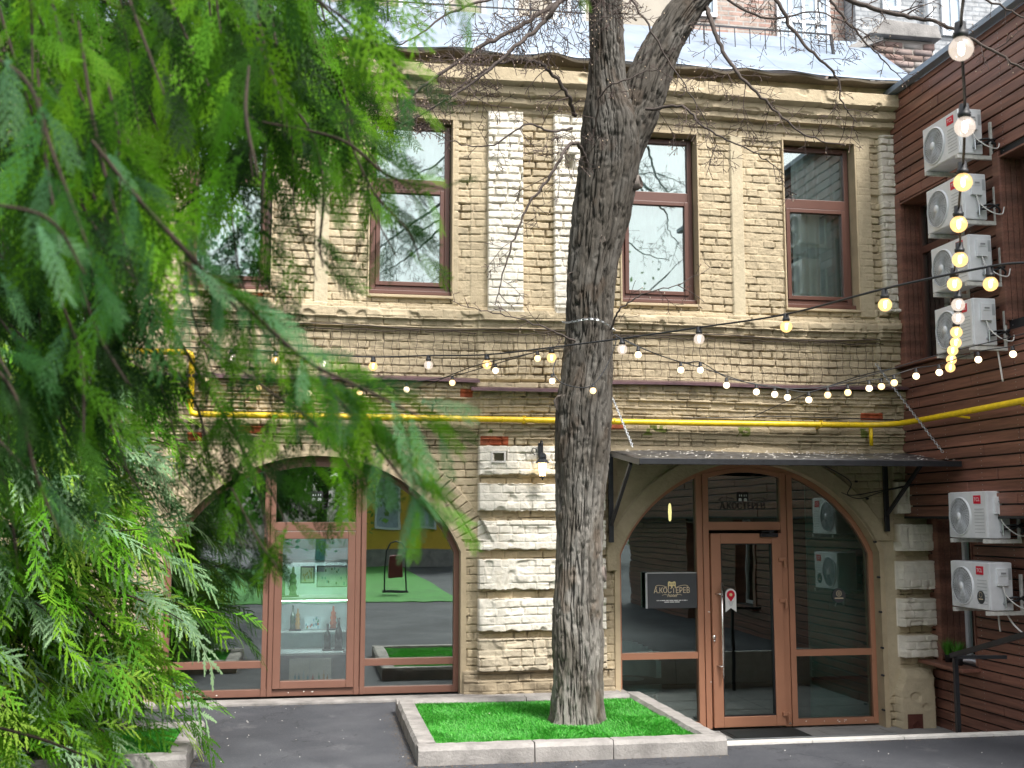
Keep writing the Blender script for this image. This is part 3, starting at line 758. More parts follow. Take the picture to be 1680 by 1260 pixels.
# chimney of pinkish weathered brick
def crude_brick_box(name, x0, x1, y0, y1, z0, z1, parent, cmain):
    V, Fc, C = [], [], []
    rr = random.Random(3)
    rows = int((z1-z0)/.083)
    def addbox(a, b, c):
        n = len(V); X0, Y0, Z0 = a; X1, Y1, Z1 = b
        j = lambda: rr.uniform(-.006, .006)
        for p in [(X0,Y0,Z0),(X1,Y0,Z0),(X1,Y1,Z0),(X0,Y1,Z0),(X0,Y0,Z1),(X1,Y0,Z1),(X1,Y1,Z1),(X0,Y1,Z1)]:
            V.append((p[0]+j(), p[1]+j(), p[2]+j())); C.append(c)
        for f in [(0,3,2,1),(4,5,6,7),(0,1,5,4),(1,2,6,5),(2,3,7,6),(3,0,4,7)]: Fc.append([n+i for i in f])
    addbox((x0+.015, y0+.015, z0), (x1-.015, y1-.015, z1-.02), (.3, .27, .24))
    for r in range(rows):
        x = x0+(0 if r % 2 else -.13); za = z0+r*.083
        while x < x1:
            xa, xb = max(x, x0), min(x+.25, x1)
            if xb-xa > .05: 
                c = rr.choice([(.22, .15, .13), (.27, .21, .19), (.18, .13, .11), (.28, .25, .23), (.2, .16, .15)]); addbox((xa, y0+rr.uniform(-.01, .008), za), (xb-.012, y0+.1, za+.07), c)
            x += .262
        y = y0+(.13 if r % 2 else 0)
        while y < y1-.05:
            c = rr.choice([(.22, .15, .13), (.27, .21, .19), (.18, .13, .11), (.28, .25, .23)]); addbox((x0-rr.uniform(-.008, .01), y+.1, za), (x0+.1, min(y+.34, y1), za+.07), c); y += .262
    return fast_mesh(name, np.array(V), np.array(Fc), 'painted_brick', parent, paint=np.array(C))
cx0 = xx(1437, 90, .7); cx1 = xx(1535, 90, .7)
CH = crude_brick_box('chimney', cx0, cx1, .7, 1.6, 7.3, zz(1470, 62, .7), RF, None)
c_ = MB(); zt = zz(1470, 62, .7)
c_.prism([(cx0-.12, zt-.0), (cx1+.05, zt), (cx1, zt+.16), (cx0+.1, zt+.2)], .62, 1.7); c_.build('chimney_cap', 'kerb_concrete', RF, bevel=.01)
c_ = MB(); c_.box((xx(1398, 100, .7), .75, 7.3), (xx(1412, 100, .7), 1.3, zt-.2)); c_.box((xx(1428, 100, .7), .72, 7.3), (cx0, 1.3, zt-.2)); c_.prism([(xx(1385, 70, .7), zt-.25), (cx0+.1, zt-.05), (cx0+.1, zt+.08), (xx(1390, 70, .7), zt-.17)], .68, 1.4)
c_.build('chimney_shaft', 'kerb_concrete', RF)
c_ = MB(); c_.beam((xx(1396, 110, .65), .65, 7.95), (xx(1402, 140, .65), .65, 7.35), .05, .03); c_.build('plank', 'timber', RF)
# roof ladder rail
rl = empty('roof_railing', (0, 0, 0), 'thin dark metal safety railing along the edge of the metal roof', 'railing')
g = MB(); yR = .35
def rp(px, py): return fac(px, py, yR)
g.beam(rp(1363, 57), rp(1376, 150), .03); g.beam(rp(1354, 143), rp(1368, 112), .025)
g.build('post', 'black_metal', rl)
g = MB(); g.beam(rp(1120, 38), rp(1363, 57), .018); g.beam(rp(1120, 82), rp(1368, 103), .018); g.build('rail', 'black_metal', rl)
for px in range(1130, 1363, 25):
    g = MB(); g.beam(rp(px, 39+(px-1120)*.078), rp(px+2, 83+(px-1120)*.084), .009); g.build('grid_wire', 'black_metal', rl)
for px, py0, py1 in ((597, -5, 88), (635, -5, 90), (870, 5, 95)):
    g = MB(); g.beam(rp(px, py0), rp(px+4, py1), .022); g.build('post', 'black_metal', rl)
g = MB(); g.beam(rp(480, -8), rp(960, 22), .015); g.beam(rp(480, 42), rp(960, 72), .015); g.build('rail', 'black_metal', rl)
# ================================================================== TIMBER CLAD BUILDING
T = empty('timber_building', (0, 0, 0), 'reddish brown timber clad building wing on the right, carrying the air conditioners', 'building')
XU, XL = 6.46, 6.73
def planks(x, zlo, zhi, opens, pitch, yA=.25, yB=-12., back=.03):
    m = MB(); z = zlo; rr = random.Random(5); zs = []
    while z < zhi-.02:
        z1 = min(z+pitch-.016, zhi); cuts = [(yA, yB)]
        for (ya, yb, za, zb) in opens:
            if z1 > za and z < zb:
                nc = []
                for a, b_ in cuts:
                    if a > ya: nc.append((a, max(ya, b_)))
                    if b_ < yb: nc.append((min(yb, a), b_))
                cuts = [c for c in nc if c[0]-c[1] > .01]
        for a, b_ in cuts:
            # butt joints at irregular places
            js = [a]; y = a-rr.uniform(.6, 2.6)
            while y > b_+.4: js.append(y); y -= rr.uniform(1.6, 2.8)
            js.append(b_)
            for p, q in zip(js[:-1], js[1:]): 
                o = rr.uniform(-.001, .007); m.box((x+o, p-.004, z), (x+back, q+.004, z1))
        z += pitch
    return m
UO = [(-.34, -1.3, 3.97, 5.79), (-2.22, -3.2, 4.12, 5.73)]
LO = [(-.36, -1.02, .74, 2.24), (-5.0, -5.8, .9, 2.24), (-7.2, -8.1, .1, 2.2)]
ZEV = sidep(1560, 72, 6.36)[2]-.05
planks(XU, 2.27, sidep(1560, 72, 6.36)[2]-.05, UO, .118, yB=-7.4).build('cladding', 'timber', T, bevel=.003, seg=1)
planks(XL, 0., 2.24, LO, .104).build('cladding', 'timber', T, bevel=.003, seg=1)
planks(XU, 2.27, 4.4, [], .118, yA=-7.4).build('cladding', 'timber', T, bevel=.003, seg=1)
sc_ = MB()
for (x_, za, zb, pit, y0_) in ((XU, 2.27, ZEV, .118, -.45), (XL, 0., 2.2, .104, -.5)):
    z = za+.04
    while z < zb-.03:
        y = y0_
        while y > -4.2:
            if not any(o[1]-.02 < y < o[0]+.02 and o[2] < z < o[3] for o in (UO if x_ == XU else LO)):
                for dz_ in (-.02, .03): sc_.lathe([(.001, -.0015), (.0045, -.0015), (.0045, .002)], (x_-.001, y, z+dz_), 6, 'x')
            y -= .62
        z += pit
so = sc_.build('board_screws', 'galvanised', T); so['kind'] = 'stuff'
k = MB()   # dark backing with the openings left free
def backing(x, zlo, zhi, opens, yB=-12., yA=.25):
    ys = sorted(set([yA, yB]+[v for o in opens for v in o[:2]]), reverse=True); zs = sorted(set([zlo, zhi]+[v for o in opens for v in o[2:]]))
    for a, b_ in zip(ys[:-1], ys[1:]):
        for c, d in zip(zs[:-1], zs[1:]):
            ym, zm = (a+b_)/2, (c+d)/2
            if any(o[1] < ym < o[0] and o[2] < zm < o[3] for o in opens): continue
            k.box((x+.031, a, c), (x+.06, b_, d))
backing(XU, 2.27, sidep(1560, 72, 6.36)[2]-.05, UO, -7.4); backing(XL, 0, 2.27, LO); backing(XU, 2.27, 4.4, [], -12., -7.4)
k.box((XU+.002, .25, 2.245), (XL+.06, -12., 2.27))
k.build('backing_wall', 'cable_black', T)
def niche(x, o, depth, lab, sillz, glassm, sill_out=.07):
    ya, yb, za, zb = o
    m = MB()
    n = 4   # boards of the far jamb
    for i in range(n): m.box((x-.008+i*(depth+.0)/n, ya-.0, za), (x-.008+(i+1)*depth/n-.006, ya-.022, zb))
    m.box((x-.008, yb, za), (x+depth, yb+.02, zb)); m.box((x-.008, ya-.022, zb-.02), (x+depth, yb+.02, zb))
    m.box((x-.012, ya+.09, za-.04), (x-.001, ya-.012, zb+.05))
    no = m.build('window', 'timber', T, bevel=.003); no['label'] = lab
    f = MB(); w = .05; X = x+depth
    f.box((X-.03, ya-.022, za), (X+.02, ya-.022-w, zb)); f.box((X-.03, yb+.02, za), (X+.02, yb+.02+w, zb))
    f.box((X-.03, ya-.07, za), (X+.02, yb+.07, za+w)); f.box((X-.03, ya-.07, zb-w), (X+.02, yb+.07, zb)); 
    zm = zb-.55*(1 if zb-za > 1.6 else 0)
    if zb-za > 1.6: f.box((X-.032, ya-.072, zm-.04), (X+.018, yb+.072, zm+.04))
    f.build('frame', 'frame_dark' if x == XU else 'window_white', no, bevel=.004)
    g = MB(); g.box((X-.002, ya-.07, za+w), (X+.003, yb+.07, zb-w)); g.build('pane', glassm, no)
    d = MB(); d.box((X+.6, ya+.3, za-.2), (X+.63, yb-.3, zb+.2)); d.build('room', 'interior_dark', no)
    n_ = 30; V = []
    for zc in (za, zb):
        V += [(X+.12+.02*math.sin(i*1.3), ya-.05+(yb-ya+.1)*i/n_, zc) for i in range(n_+1)]
    fast_mesh('curtain', np.array(V), np.array([(i, i+1, n_+i+2, n_+i+1) for i in range(n_)]), 'curtain_grey', no, smooth=True)
    if sillz:
        s = MB(); s.box((x-sill_out, ya+.16, za-.055), (x+depth, yb-.05, za-.02)); s.build('sill', 'timber', no, bevel=.006)
    return no
niche(XU, UO[0], .24, 'upper window in the corner behind the air conditioners', True, 'glass_up')
niche(XU, UO[1], .24, 'upper window at the right edge', False, 'glass_up')
niche(XL, LO[1], .2, 'ground floor window beyond the right edge', True, 'glass_up', .1)
niche(XL, LO[2], .2, 'side door opening beyond the right edge', False, 'glass_up')
niche(XL, LO[0], .3, 'lower window with potted grass on its sill', True, 'glass_up', .2)
# metal eave of the timber wing
def ev(px, py, x=6.55): return sidep(px, py, x)
E0 = Vector((6.50, -.30, 7.20)); E1 = Vector((6.50, -4.6, 7.20+.0))
r2 = MB(); zt = 7.24
ze = sidep(1560, 72, 6.36)[2]
r2.add([(6.36, .25, ze+.02), (6.36, -7.4, ze+.02), (6.66, -7.4, ze+.16), (6.66, .25, ze+.16), (6.36, .25, ze-.04), (6.36, -7.4, ze-.04), (6.46, .25, ze-.04), (6.46, -7.4, ze-.04)],
       [(0, 1, 2, 3), (4, 5, 1, 0), (6, 7, 5, 4)])
r2.add([(6.66, .25, ze+.16), (6.66, -7.4, ze+.16), (8.8, -7.4, ze+.3), (8.8, .25, ze+.3)], [(0, 1, 2, 3)])
r2.add([(6.45, .25, ze+.0), (6.78, .25, ze+.16), (7.6, 1.4, ze+.75), (6.5, 1.4, ze+.7)], [(0, 1, 2, 3)])
r2.build('roof', 'roof_metal', T)
# ================================================================== AIR CONDITIONERS
def ac_make():
    root = empty('air_conditioner', (0, 0, 0))
    # local frame: front faces -x, width runs along y (0..-.64), depth +x, height z
    w, h, d = .655, .455, .25
    b = MB(); b.box((.012, 0, 0), (d, -w, h)); body = b.build('casing', 'ac_white', root, bevel=.012)
    f = MB(); f.box((0, -.008, .006), (.0125, -w+.008, h-.006)); f.build('front_panel', 'ac_white', root, bevel=.004)
    fc = (-.004, -.215, .215)
    c = MB(); c.lathe([(.19, .006), (.19, -.006), (.182, -.014), (.178, -.012), (.178, .003)], fc, 40, 'x')
    c.build('fan_shroud', 'ac_white', root, smooth=True)
    k = MB(); k.lathe([(.001, .0035), (.178, .0035)], fc, 36, 'x'); k.build('fan_recess', 'ac_dark', root)
    fb = MB()
    for i in range(5):
        a = i*2*math.pi/5
        pts = []
        for t in (0, .25, .5, .75, 1):
            rr_ = .04+.125*t
            for s_ in (-1, 1):
                an = a+.5*t*1.2+s_*(.18+.26*t); pts.append((fc[0]+.002+.004*s_, fc[1]+rr_*math.cos(an), fc[2]+rr_*math.sin(an)))
        fb.add(pts, [(2*j, 2*j+1, 2*j+3, 2*j+2) for j in range(4)])
    fb.build('fan', 'fan_grey', root)
    g = MB()
    for i in range(36):
        a = i*2*math.pi/36; pts = []
        for j in range(5):
            t = j/4; rr_ = .038+.142*t; an = a+.35*t; pts.append((fc[0]-.012-.006*(1-t), fc[1]+rr_*math.cos(an), fc[2]+rr_*math.sin(an)))
        g.tube(pts, .0024, 3, False)
    for rr_ in (.07, .10, .13, .16): g.tube([(fc[0]-.014, fc[1]+rr_*math.cos(2*math.pi*j/32), fc[2]+rr_*math.sin(2*math.pi*j/32)) for j in range(33)], .0018, 3, False)
    gg = g.build('fan_grille', 'ac_grille', root)
    hb = MB(); hb.lathe([(.001, -.03), (.03, -.028), (.038, -.02), (.04, -.008)], fc, 20, 'x'); hb.build('hub', 'ac_white', gg, smooth=True)
    lg = MB(); lg.box((-.0045, -.455, .335), (-.001, -.575, .415)); lo = lg.build('logo_badge', 'logo_red', root)
    text('logo_text', 'TCL', (-.0055, -.515, .375), .052, 'white_plain', lo, rot=(math.pi/2, 0, -math.pi/2), ext=.0006)
    v = MB()
    for i in range(8): v.box((-.003, -.46, .28-i*.032), (.002, -.62, .286-i*.032))
    v.build('vent_slots', 'fan_grey', root)
    t = MB(); t.box((.08, -w-.03, .235), (.19, -w+.0, .40)); t.box((.10, -w-.036, .33), (.17, -w-.029, .37)); t.build('terminal_cover', 'ac_white', root, bevel=.012)
    t2 = MB(); t2.box((.11, -w-.034, .345), (.16, -w-.038, .362)); t2.build('grip', 'ac_dark', root)
    s = MB(); s.box((.195, -w-.002, .29), (.238, -w+.001, .40)); s.build('rating_plate', 'fan_grey', root)
    vlv = MB(); vlv.tube([(.15, -w-.03, .07), (.15, -w, .07)], .016, 8); vlv.tube([(.17, -w-.03, .12), (.17, -w, .12)], .014, 8); vlv.tube([(.15, -w-.03, .03), (.15, -w-.03, .14)], .008, 6); vlv.build('valves', 'galvanised', root)
    wc = MB(); wc.tube(catmull([(.13, -w-.02, .235), (.15, -w-.05, .14), (.23, -w-.10, .05), (.33, -w-.11, .03), (.38, -w-.08, .11)], 6), .006, 6); wc.build('power_cable', 'cable_white', root, smooth=True)
    bc = MB(); bc.tube(catmull([(.16, -w-.03, .09), (.24, -w-.06, .10), (.34, -w-.05, .14), (.36, -w+.04, .11)], 6), .012, 6); bc.tube(catmull([(.17, -w-.03, .12), (.25, -w-.08, .13), (.33, -w-.08, .08), (.37, -w+.02, .05)], 6), .010, 6); bc.build('refrigerant_hose', 'cable_black', root, smooth=True)
    for y in (-.06, -w+.03):
        br = MB(); br.box((-.02, y-.018, -.045), (.372, y+.018, -.006)); br.box((.345, y-.016, -.045), (.368, y+.016, .34)); br.build('bracket', 'bracket_white', root, bevel=.003)
    return root
AC = ac_make(); acpos = []
LA = ['topmost air conditioner of the upper column, just under the eave', 'second air conditioner from the top, partly behind warm string bulbs', 'third air conditioner from the top, crossed by a thick black light cord',
      'lowest air conditioner of the upper column, above the yellow gas pipe', 'upper air conditioner of the lower pair, without any round sticker', 'bottom air conditioner of the lower pair, with black round sticker']
for i, (px, py) in enumerate([(1516, 284), (1522, 386), (1530, 482), (1536, 582), (1558, 882), (1562, 994)]):
    X = 6.10 if i < 4 else 6.34
    p = sidep(px, py, X); o = AC if i == 0 else copy_tree(AC); o.location = (X, p[1], p[2]); acpos.append((o, p)); 
    if i == 0: AC1 = o
    tag(o, LA[i], 'air conditioner', 'air conditioners on the timber wall')
o = acpos[5][0]
st = MB(); st.lathe([(.001, -.004), (.062, -.004), (.062, .0)], (-.0015, -.52, .12), 28, 'x'); st_ = st.build('round_sticker', 'sign_panel', o)
st = MB()
for j in range(28): 
    pass
st.lathe([(.022, -.0055), (.026, -.0055)], (-.0015, -.52, .145), 20, 'x'); st.box((-.0068, -.485, .098), (-.0058, -.555, .108)); st.build('sticker_mark', 'pale_gold', st_)
dr_ = MB()
p = acpos[3][1]; dr_.tube(catmull([(6.38, p[1]-.60, p[2]-.02), (6.39, p[1]-.61, p[2]-.15), (6.40, p[1]-.63, p[2]-.34)], 6), .009, 6)
tag(dr_.build('drain_hose', 'cable_white', smooth=True), 'white drain hose hanging below the lowest upper air conditioner', 'hose')
dr_ = MB(); p = acpos[5][1]; dr_.tube(catmull([(6.6, p[1]-.5, p[2]-.02), (6.62, p[1]-.6, p[2]-.14), (6.66, p[1]-.78, p[2]-.26)], 6), .009, 6); dr_.tube(catmull([(6.6, p[1]-.38, p[2]-.02), (6.6, p[1]-.39, p[2]-.15), (6.6, p[1]-.40, p[2]-.22)], 6), .009, 6)
tag(dr_.build('drain_hose', 'cable_white', smooth=True), 'white drain hoses hanging under the bottom air conditioner', 'hose')
# ================================================================== CANOPY
CP = empty('entrance_canopy', (4.8, -.2, 2.95), 'flat black metal canopy over the arched entrance, scattered with dry petals', 'canopy')
CP.location = (0, 0, 0)
YF = -1.36; zb_, zf_ = fac(1200, 741, -.25)[2], fac(1300, 756, YF)[2]; xl, xr = fac(1000, 738, -.2)[0], 6.44; xfl = fac(1050, 757, YF)[0]; 
pl = MB(); n = 24; rows_ = []
for i in range(n+1):
    t = i/n; rows_.append([(xl+(xr-xl)*t if j == 0 else (xl+(xfl-xl)*j/4)+(xr-(xl+(xfl-xl)*j/4))*t, -.2-(-.2-YF)*j/4, zb_+(zf_-zb_)*j/4+.012*math.sin(t*7+j)) for j in range(5)])
V = [p for r in rows_ for p in r]; Fq = [(i*5+j, i*5+j+1, (i+1)*5+j+1, (i+1)*5+j) for i in range(n) for j in range(4)]
po = fast_mesh('roof_sheet', np.array(V), np.array(Fq), 'rusty_plate', CP, smooth=True); so_ = po.modifiers.new('t', 'SOLIDIFY'); so_.thickness = .008
pt_ = MB(); rr = random.Random(11)
for _ in range(160):
    x = rr.uniform(xfl+.05, xr-.05); j = rr.uniform(.1, .98); y = -.2-(-.2-YF)*j; z = zb_+(zf_-zb_)*j+.02; a = rr.uniform(.006, .018)
    pt_.add([(x-a, y, z), (x, y-a*.8, z+.001), (x+a, y, z+.004), (x, y+a*.8, z+.006)], [(0, 1, 2, 3)])
po2 = pt_.build('fallen_petals', 'chipped', CP); po2['kind'] = 'stuff'
fr = MB(); yF = YF; fr.box((xfl-.01, yF-.02, zf_-.045), (xr, yF+.01, zf_+.012)); 
fr.beam((xl, -.2, zb_-.03), (xfl, yF, zf_-.025), .02, .055); fr.box((xl, -.24, zb_-.05), (xr, -.2, zb_-.01))
for t in (.33, .66): fr.beam((xfl+(xr-xfl)*t, -.2, zb_-.03), (xfl+(xr-xfl)*t, yF, zf_-.03), .02, .035)
fr.build('frame', 'black_metal', CP, bevel=.003)
for px, pyb in ((1002, 890), (1453, 872)):
    x = fac(px, 800, -.27)[0]; zbot = fac(px, pyb, -.27)[2]
    br = MB(); br.box((x-.025, -.29, zbot), (x+.025, -.25, zb_-.04)); br.beam((x, -.27, zbot+.18), (x+.02, -.98, zf_-.02), .035, .035); br.build('bracket', 'black_metal', CP, bevel=.004)
def chain(p, q, name, parent, mat='galvanised', sag=0., link_=.045, r=.0045):
    p, q = Vector(p), Vector(q); L = (q-p).length; n = int(L/(link_*.72)); m = MB()
    for i in range(n):
        t = (i+.5)/n; c = p.lerp(q, t)-Vector((0, 0, sag*4*t*(1-t))); d = (q-p).normalized(); a = d.orthogonal().normalized(); b = d.cross(a)
        u = a if i % 2 else b
        m.tube([c+d*link_/2*math.cos(k*math.pi/4)+u*link_*.27*math.sin(k*math.pi/4) for k in range(9)], r, 4, False)
    return m.build(name, mat, parent)
chain(fac(1437, 597, -.22), fac(1547, 742, -1.25), 'chain', CP); chain(fac(1003, 648, -.22), fac(1038, 733, -1.05), 'chain', CP)
# ================================================================== GAS PIPE
GP = empty('gas_pipe', (0, 0, 0), 'long yellow painted gas pipe running across both buildings', 'pipe')
yP = -.33; zP = 3.27
xL = fac(312, 682, yP)[0]; zT = fac(298, 578, yP)[2]
p1 = [(fac(200, 572, yP)[0], yP, zT), (xL-.06, yP, zT), (xL-.015, yP, zT-.015), (xL, yP, zT-.06), (xL, yP, zP+.06), (xL+.015, yP, zP+.015), (xL+.06, yP, zP+.003)]
p2 = [(xx(700, 690, yP), yP, zP), (xx(1120, 697, yP), yP, zP-.01), (5.92, yP, zP-.005), (6.12, yP-.04, zP), (6.24, yP-.2, zP), (6.30, yP-.6, zP+.01), (6.30, -7, zP+.1)]
g = MB(); g.tube(p1+p2, .031, 12); g.build('pipe_run', 'yellow_paint', GP, smooth=True)
for xw in (-.4, 1.9, 3.1, 5.75):
    g = MB(); g.tube([(xw-.008, yP, zP-.003), (xw-.003, yP, zP-.003), (xw+.003, yP, zP-.003), (xw+.008, yP, zP-.003)], [.031, .0345, .0345, .031], 12); g.build('weld', 'yellow_paint', GP, smooth=True)
g = MB(); xb = fac(1429, 715, yP)[0]; g.tube([(xb, yP, zP), (xb, yP, 3.04)], .022, 10); g.build('branch_pipe', 'yellow_paint', GP, smooth=True)
for xk in (xx(1347, 700, yP), xx(860, 690, yP), 0.2, xx(660, 690, yP)):
    g = MB(); g.beam((xk, yP+.01, zP-.03), (xk, -.2, zP-.05), .03, .012); g.tube([(xk-.012+.024*(k % 2), yP+.036*math.cos(k*.7), zP+.036*math.sin(k*.7)) for k in range(10)], .006, 4); g.build('clamp', 'yellow_paint', GP)
for yk in (-1.5, -2.6):
    g = MB(); g.beam((6.31, yk, zP), (6.46, yk-.02, zP-.02), .03, .02); g.build('clamp', 'yellow_paint', GP)
# ================================================================== WIRE NETTING, CABLES
def netting():
    m = MB(); rr = random.Random(9); z0, z1 = 3.72, 4.19
    x0, x1 = -2.5, 6.35; nx = int((x1-x0)/.088); 
    def ybase(x): return -.215 if not (xx(783, 600) < x < xx(990, 600)) else -.245
    for i in range(nx):
        if rr.random() < .08: continue
        x = x0+i*.088; pts = []; k = 8; zend = z0+rr.choice([0, 0, .05, .12]); off = rr.uniform(-.01, .01)
        for j in range(k+1): pts.append((x+off+.010*math.sin(j*1.9+i)+rr.uniform(-.006, .006), ybase(x)-rr.uniform(0, .015), z1-(z1-zend)*j/k))
        m.tube(pts, .0028, 3, False)
    for z in np.arange(z1, z0, -.09):
        pts = [(x0+j*.06, ybase(x0+j*.06)-rr.uniform(0, .012), z+.008*math.sin(j*.8+z*9)+rr.uniform(-.006, .006)) for j in range(int((x1-x0)/.06))]
        s0 = 0
        while s0 < len(pts)-3:
            l = rr.randint(8, 40); m.tube(pts[s0:s0+l], .0022 if z < z1-.01 else .006, 3, False); s0 += l+rr.choice([0, 0, 3])
    # loose top wire
    m.tube([(x0+j*.3, -.26, z1+.03+.02*math.sin(j*.9)) for j in range(30)], .006, 4)
    tag(m.build('wire_netting', 'wire_rust'), 'rusty wire netting stretched over bricks between the two storeys', 'netting')
netting()
m = MB(); m.tube(catmull([fac(1120, 686, -.28), fac(1235, 684, -.28), fac(1260, 683, -.28), fac(1380, 686, -.28), fac(1480, 690, -.28), fac(1488, 700, -.28)], 6), .006, 5)
m.tube(catmull([fac(1235, 684, -.28), fac(1300, 655, -.5), fac(1400, 620, -1.0), fac(1460, 605, -1.3)], 6), .005, 5)
tag(m.build('wall_cable', 'cable_black', smooth=True), 'thin black cable sagging on bricks above the yellow pipe', 'cable')
m = MB(); m.tube(catmull([fac(1350, 762, -.3), fac(1395, 790, -.3), fac(1392, 812, -.3), fac(1440, 806, -.35), fac(1505, 793, -.4)], 8), .006, 5)
m.tube(catmull([fac(1380, 808, -.3), fac(1410, 818, -.3), fac(1450, 806, -.35), fac(1505, 795, -.4)], 8), .005, 5)
tag(m.build('wall_cable', 'cable_black', smooth=True), 'thin black cables looping beside the right canopy bracket', 'cable')
# ================================================================== LANTERN
LN = empty('wall_lantern', (0, 0, 0), 'small black wall lantern with lit glass, left of the tree', 'lantern')
lp = fac(890, 770, -.42); lx, ly, lz = lp; LS = .8
g = MB(); g.tube(catmull([(lx, -.29, lz+.30), (lx, -.33, lz+.36), (lx, ly, lz+.34), (lx, ly, lz+.2)], 6), .009, 6); g.tube(catmull([(lx-.07, -.3, lz+.19), (lx-.11, -.3, lz+.22), (lx-.10, -.3, lz+.27), (lx-.06, -.31, lz+.26), (lx-.06, -.31, lz+.22)], 5), .006, 5); g.build('arm', 'black_metal', LN, smooth=True)
g = MB(); g.lathe([(.001, .22), (.02, .21), (.045, .19), (.055, .15), (.05, .13), (.085, .09), (.09, .08), (.001, .08)], lp, 8); g.build('cap', 'black_metal', LN)
g = MB(); g.lathe([(.058, .078), (.04, -.09), (.001, -.09)], lp, 6); g.build('glass_shade', 'lantern_light', LN)
g = MB()
for i in range(6):
    a = i*math.pi/3; g.tube([Vector(lp)+Vector((.062*math.cos(a), .062*math.sin(a), .08)), Vector(lp)+Vector((.043*math.cos(a), .043*math.sin(a), -.09))], .004, 4)
g.lathe([(.001, -.14), (.008, -.13), (.012, -.115), (.044, -.1), (.044, -.085)], lp, 6); g.build('cage', 'black_metal', LN)
g = MB(); g.box((lx-.03, -.30, lz+.16), (lx+.03, -.285, lz+.34)); g.build('wall_plate', 'black_metal', LN, bevel=.004)
LN.location = Vector(lp)*(1-.82); LN.scale = (.82,)*3
# white bordered vent hole
g = MB(); a, b_ = fac(806, 740, -.30), fac(830, 759, -.30); 
frame_rect(g, a[0], b_[0], b_[2], a[2], .018, -.305, -.27); tag(g.build('vent_frame', 'white_kerb'), 'small square white vent frame in the whitewashed pier', 'vent')
# ================================================================== SIGN, STICKERS, LETTERING
def crest(parent, cx, y, cz, s, mat, dark):
    m = MB(); h = .115*s; w = .07*s
    m.prism([(cx-w, cz), (cx-w, cz+h*.85), (cx-w*.8, cz+h), (cx-w*.45, cz+h), (cx-w*.3, cz+h*.9), (cx+w*.3, cz+h*.9), (cx+w*.45, cz+h), (cx+w*.8, cz+h), (cx+w, cz+h*.85), (cx+w, cz)], y, y+.001)
    o = m.build('emblem', mat, parent)
    m = MB()
    for dx in (-.65, -.28, .2, .57): m.box((cx+dx*w-.002*s, y-.001, cz+h*.5), (cx+dx*w+.008*s, y-.0003, cz+h*.7))
    for dx in (-.55, .42): m.prism([(cx+dx*w-.018*s, cz), (cx+dx*w-.018*s, cz+h*.22), (cx+dx*w-.008*s, cz+h*.32), (cx+dx*w+.012*s, cz+h*.32), (cx+dx*w+.022*s, cz+h*.22), (cx+dx*w+.022*s, cz)], y-.001, y-.0003)
    m.build('emblem_windows', dark, o); return o
SG = empty('hotel_sign', (0, 0, 0), 'dark grey hotel sign panel with gold lettering left of the door', 'sign')
a, b_ = fac(1060, 940, -.06), fac(1143, 997, -.06); X0, X1, Z1, Z0 = a[0], b_[0]+.0, a[2], b_[2]
g = MB(); g.box((X0, -.075, Z0), (X1, -.06, Z1)); g.build('panel', 'sign_panel', SG)
g = MB(); g.box((X0-.012, -.079, Z0), (X0+.006, -.058, Z1)); g.box((X0+.007, -.079, Z1-.006), (X1, -.058, Z1+.004)); g.build('edge_strip', 'aluminium', SG)
cxs, czs = (X0+X1)/2+.0, (Z0+Z1)/2; W_ = X1-X0
crest(SG, cxs, -.0775, czs+.025, .62, 'gold', 'sign_panel')
text('sign_lettering', 'А.КОСТЕРЕВ', (cxs, -.0765, czs-.002), .082, 'pale_gold', SG, sx=.80, ext=.0012)
text('sign_lettering', 'hotel', (cxs, -.0765, czs-.052), .052, 'pale_gold', SG, shear=.3)
for s_ in (-1, 1):
    g = MB(); g.tube(catmull([(cxs+s_*.055, -.077, czs+.035), (cxs+s_*.10, -.077, czs+.05), (cxs+s_*.15, -.077, czs+.055), (cxs+s_*.18, -.077, czs+.045), (cxs+s_*.175, -.077, czs+.032), (cxs+s_*.165, -.077, czs+.04)], 6), .0028, 4)
    g.tube(catmull([(cxs+s_*.05, -.077, czs-.048), (cxs+s_*.08, -.077, czs-.042), (cxs+s_*.11, -.077, czs-.05)], 5), .0018, 4); g.build('flourish', 'pale_gold', SG)
rr = random.Random(2)
for zl, l in ((czs-.105, .17), (czs-.122, .085)):
    g = MB(); x = cxs-l
    while x < cxs+l: w_ = rr.choice([.01, .03, .045, .055]); g.box((x, -.0772, zl-.0045), (min(x+w_, cxs+l), -.0755, zl+.0045)); x += w_+.007
    g.build('small_print', 'white_plain', SG)
for nm, cx, zc, yy, lab in (('window_lettering', .02, 2.37, -.001, 'black crest and lettering on glass above the shop display'), ('window_lettering', 4.64, 2.38, -.001, 'black crest and lettering on glass above the entrance door')):
    r0 = empty(nm, (0, 0, 0), lab, 'lettering', 'lettering on the transom glass')
    crest(r0, cx, yy, zc+.055, .9, 'cable_black', 'curtain_grey'); text('letters', 'А.КОСТЕРЕВ', (cx, yy, zc), .10, 'cable_black', r0, sx=.85)
    for s_ in (-1, 1):
        g = MB(); g.tube(catmull([(cx+s_*.09, yy, zc+.07), (cx+s_*.15, yy, zc+.09), (cx+s_*.24, yy, zc+.09), (cx+s_*.27, yy, zc+.065), (cx+s_*.25, yy, zc+.06)], 6), .003, 4); g.build('flourish', 'cable_black', r0)
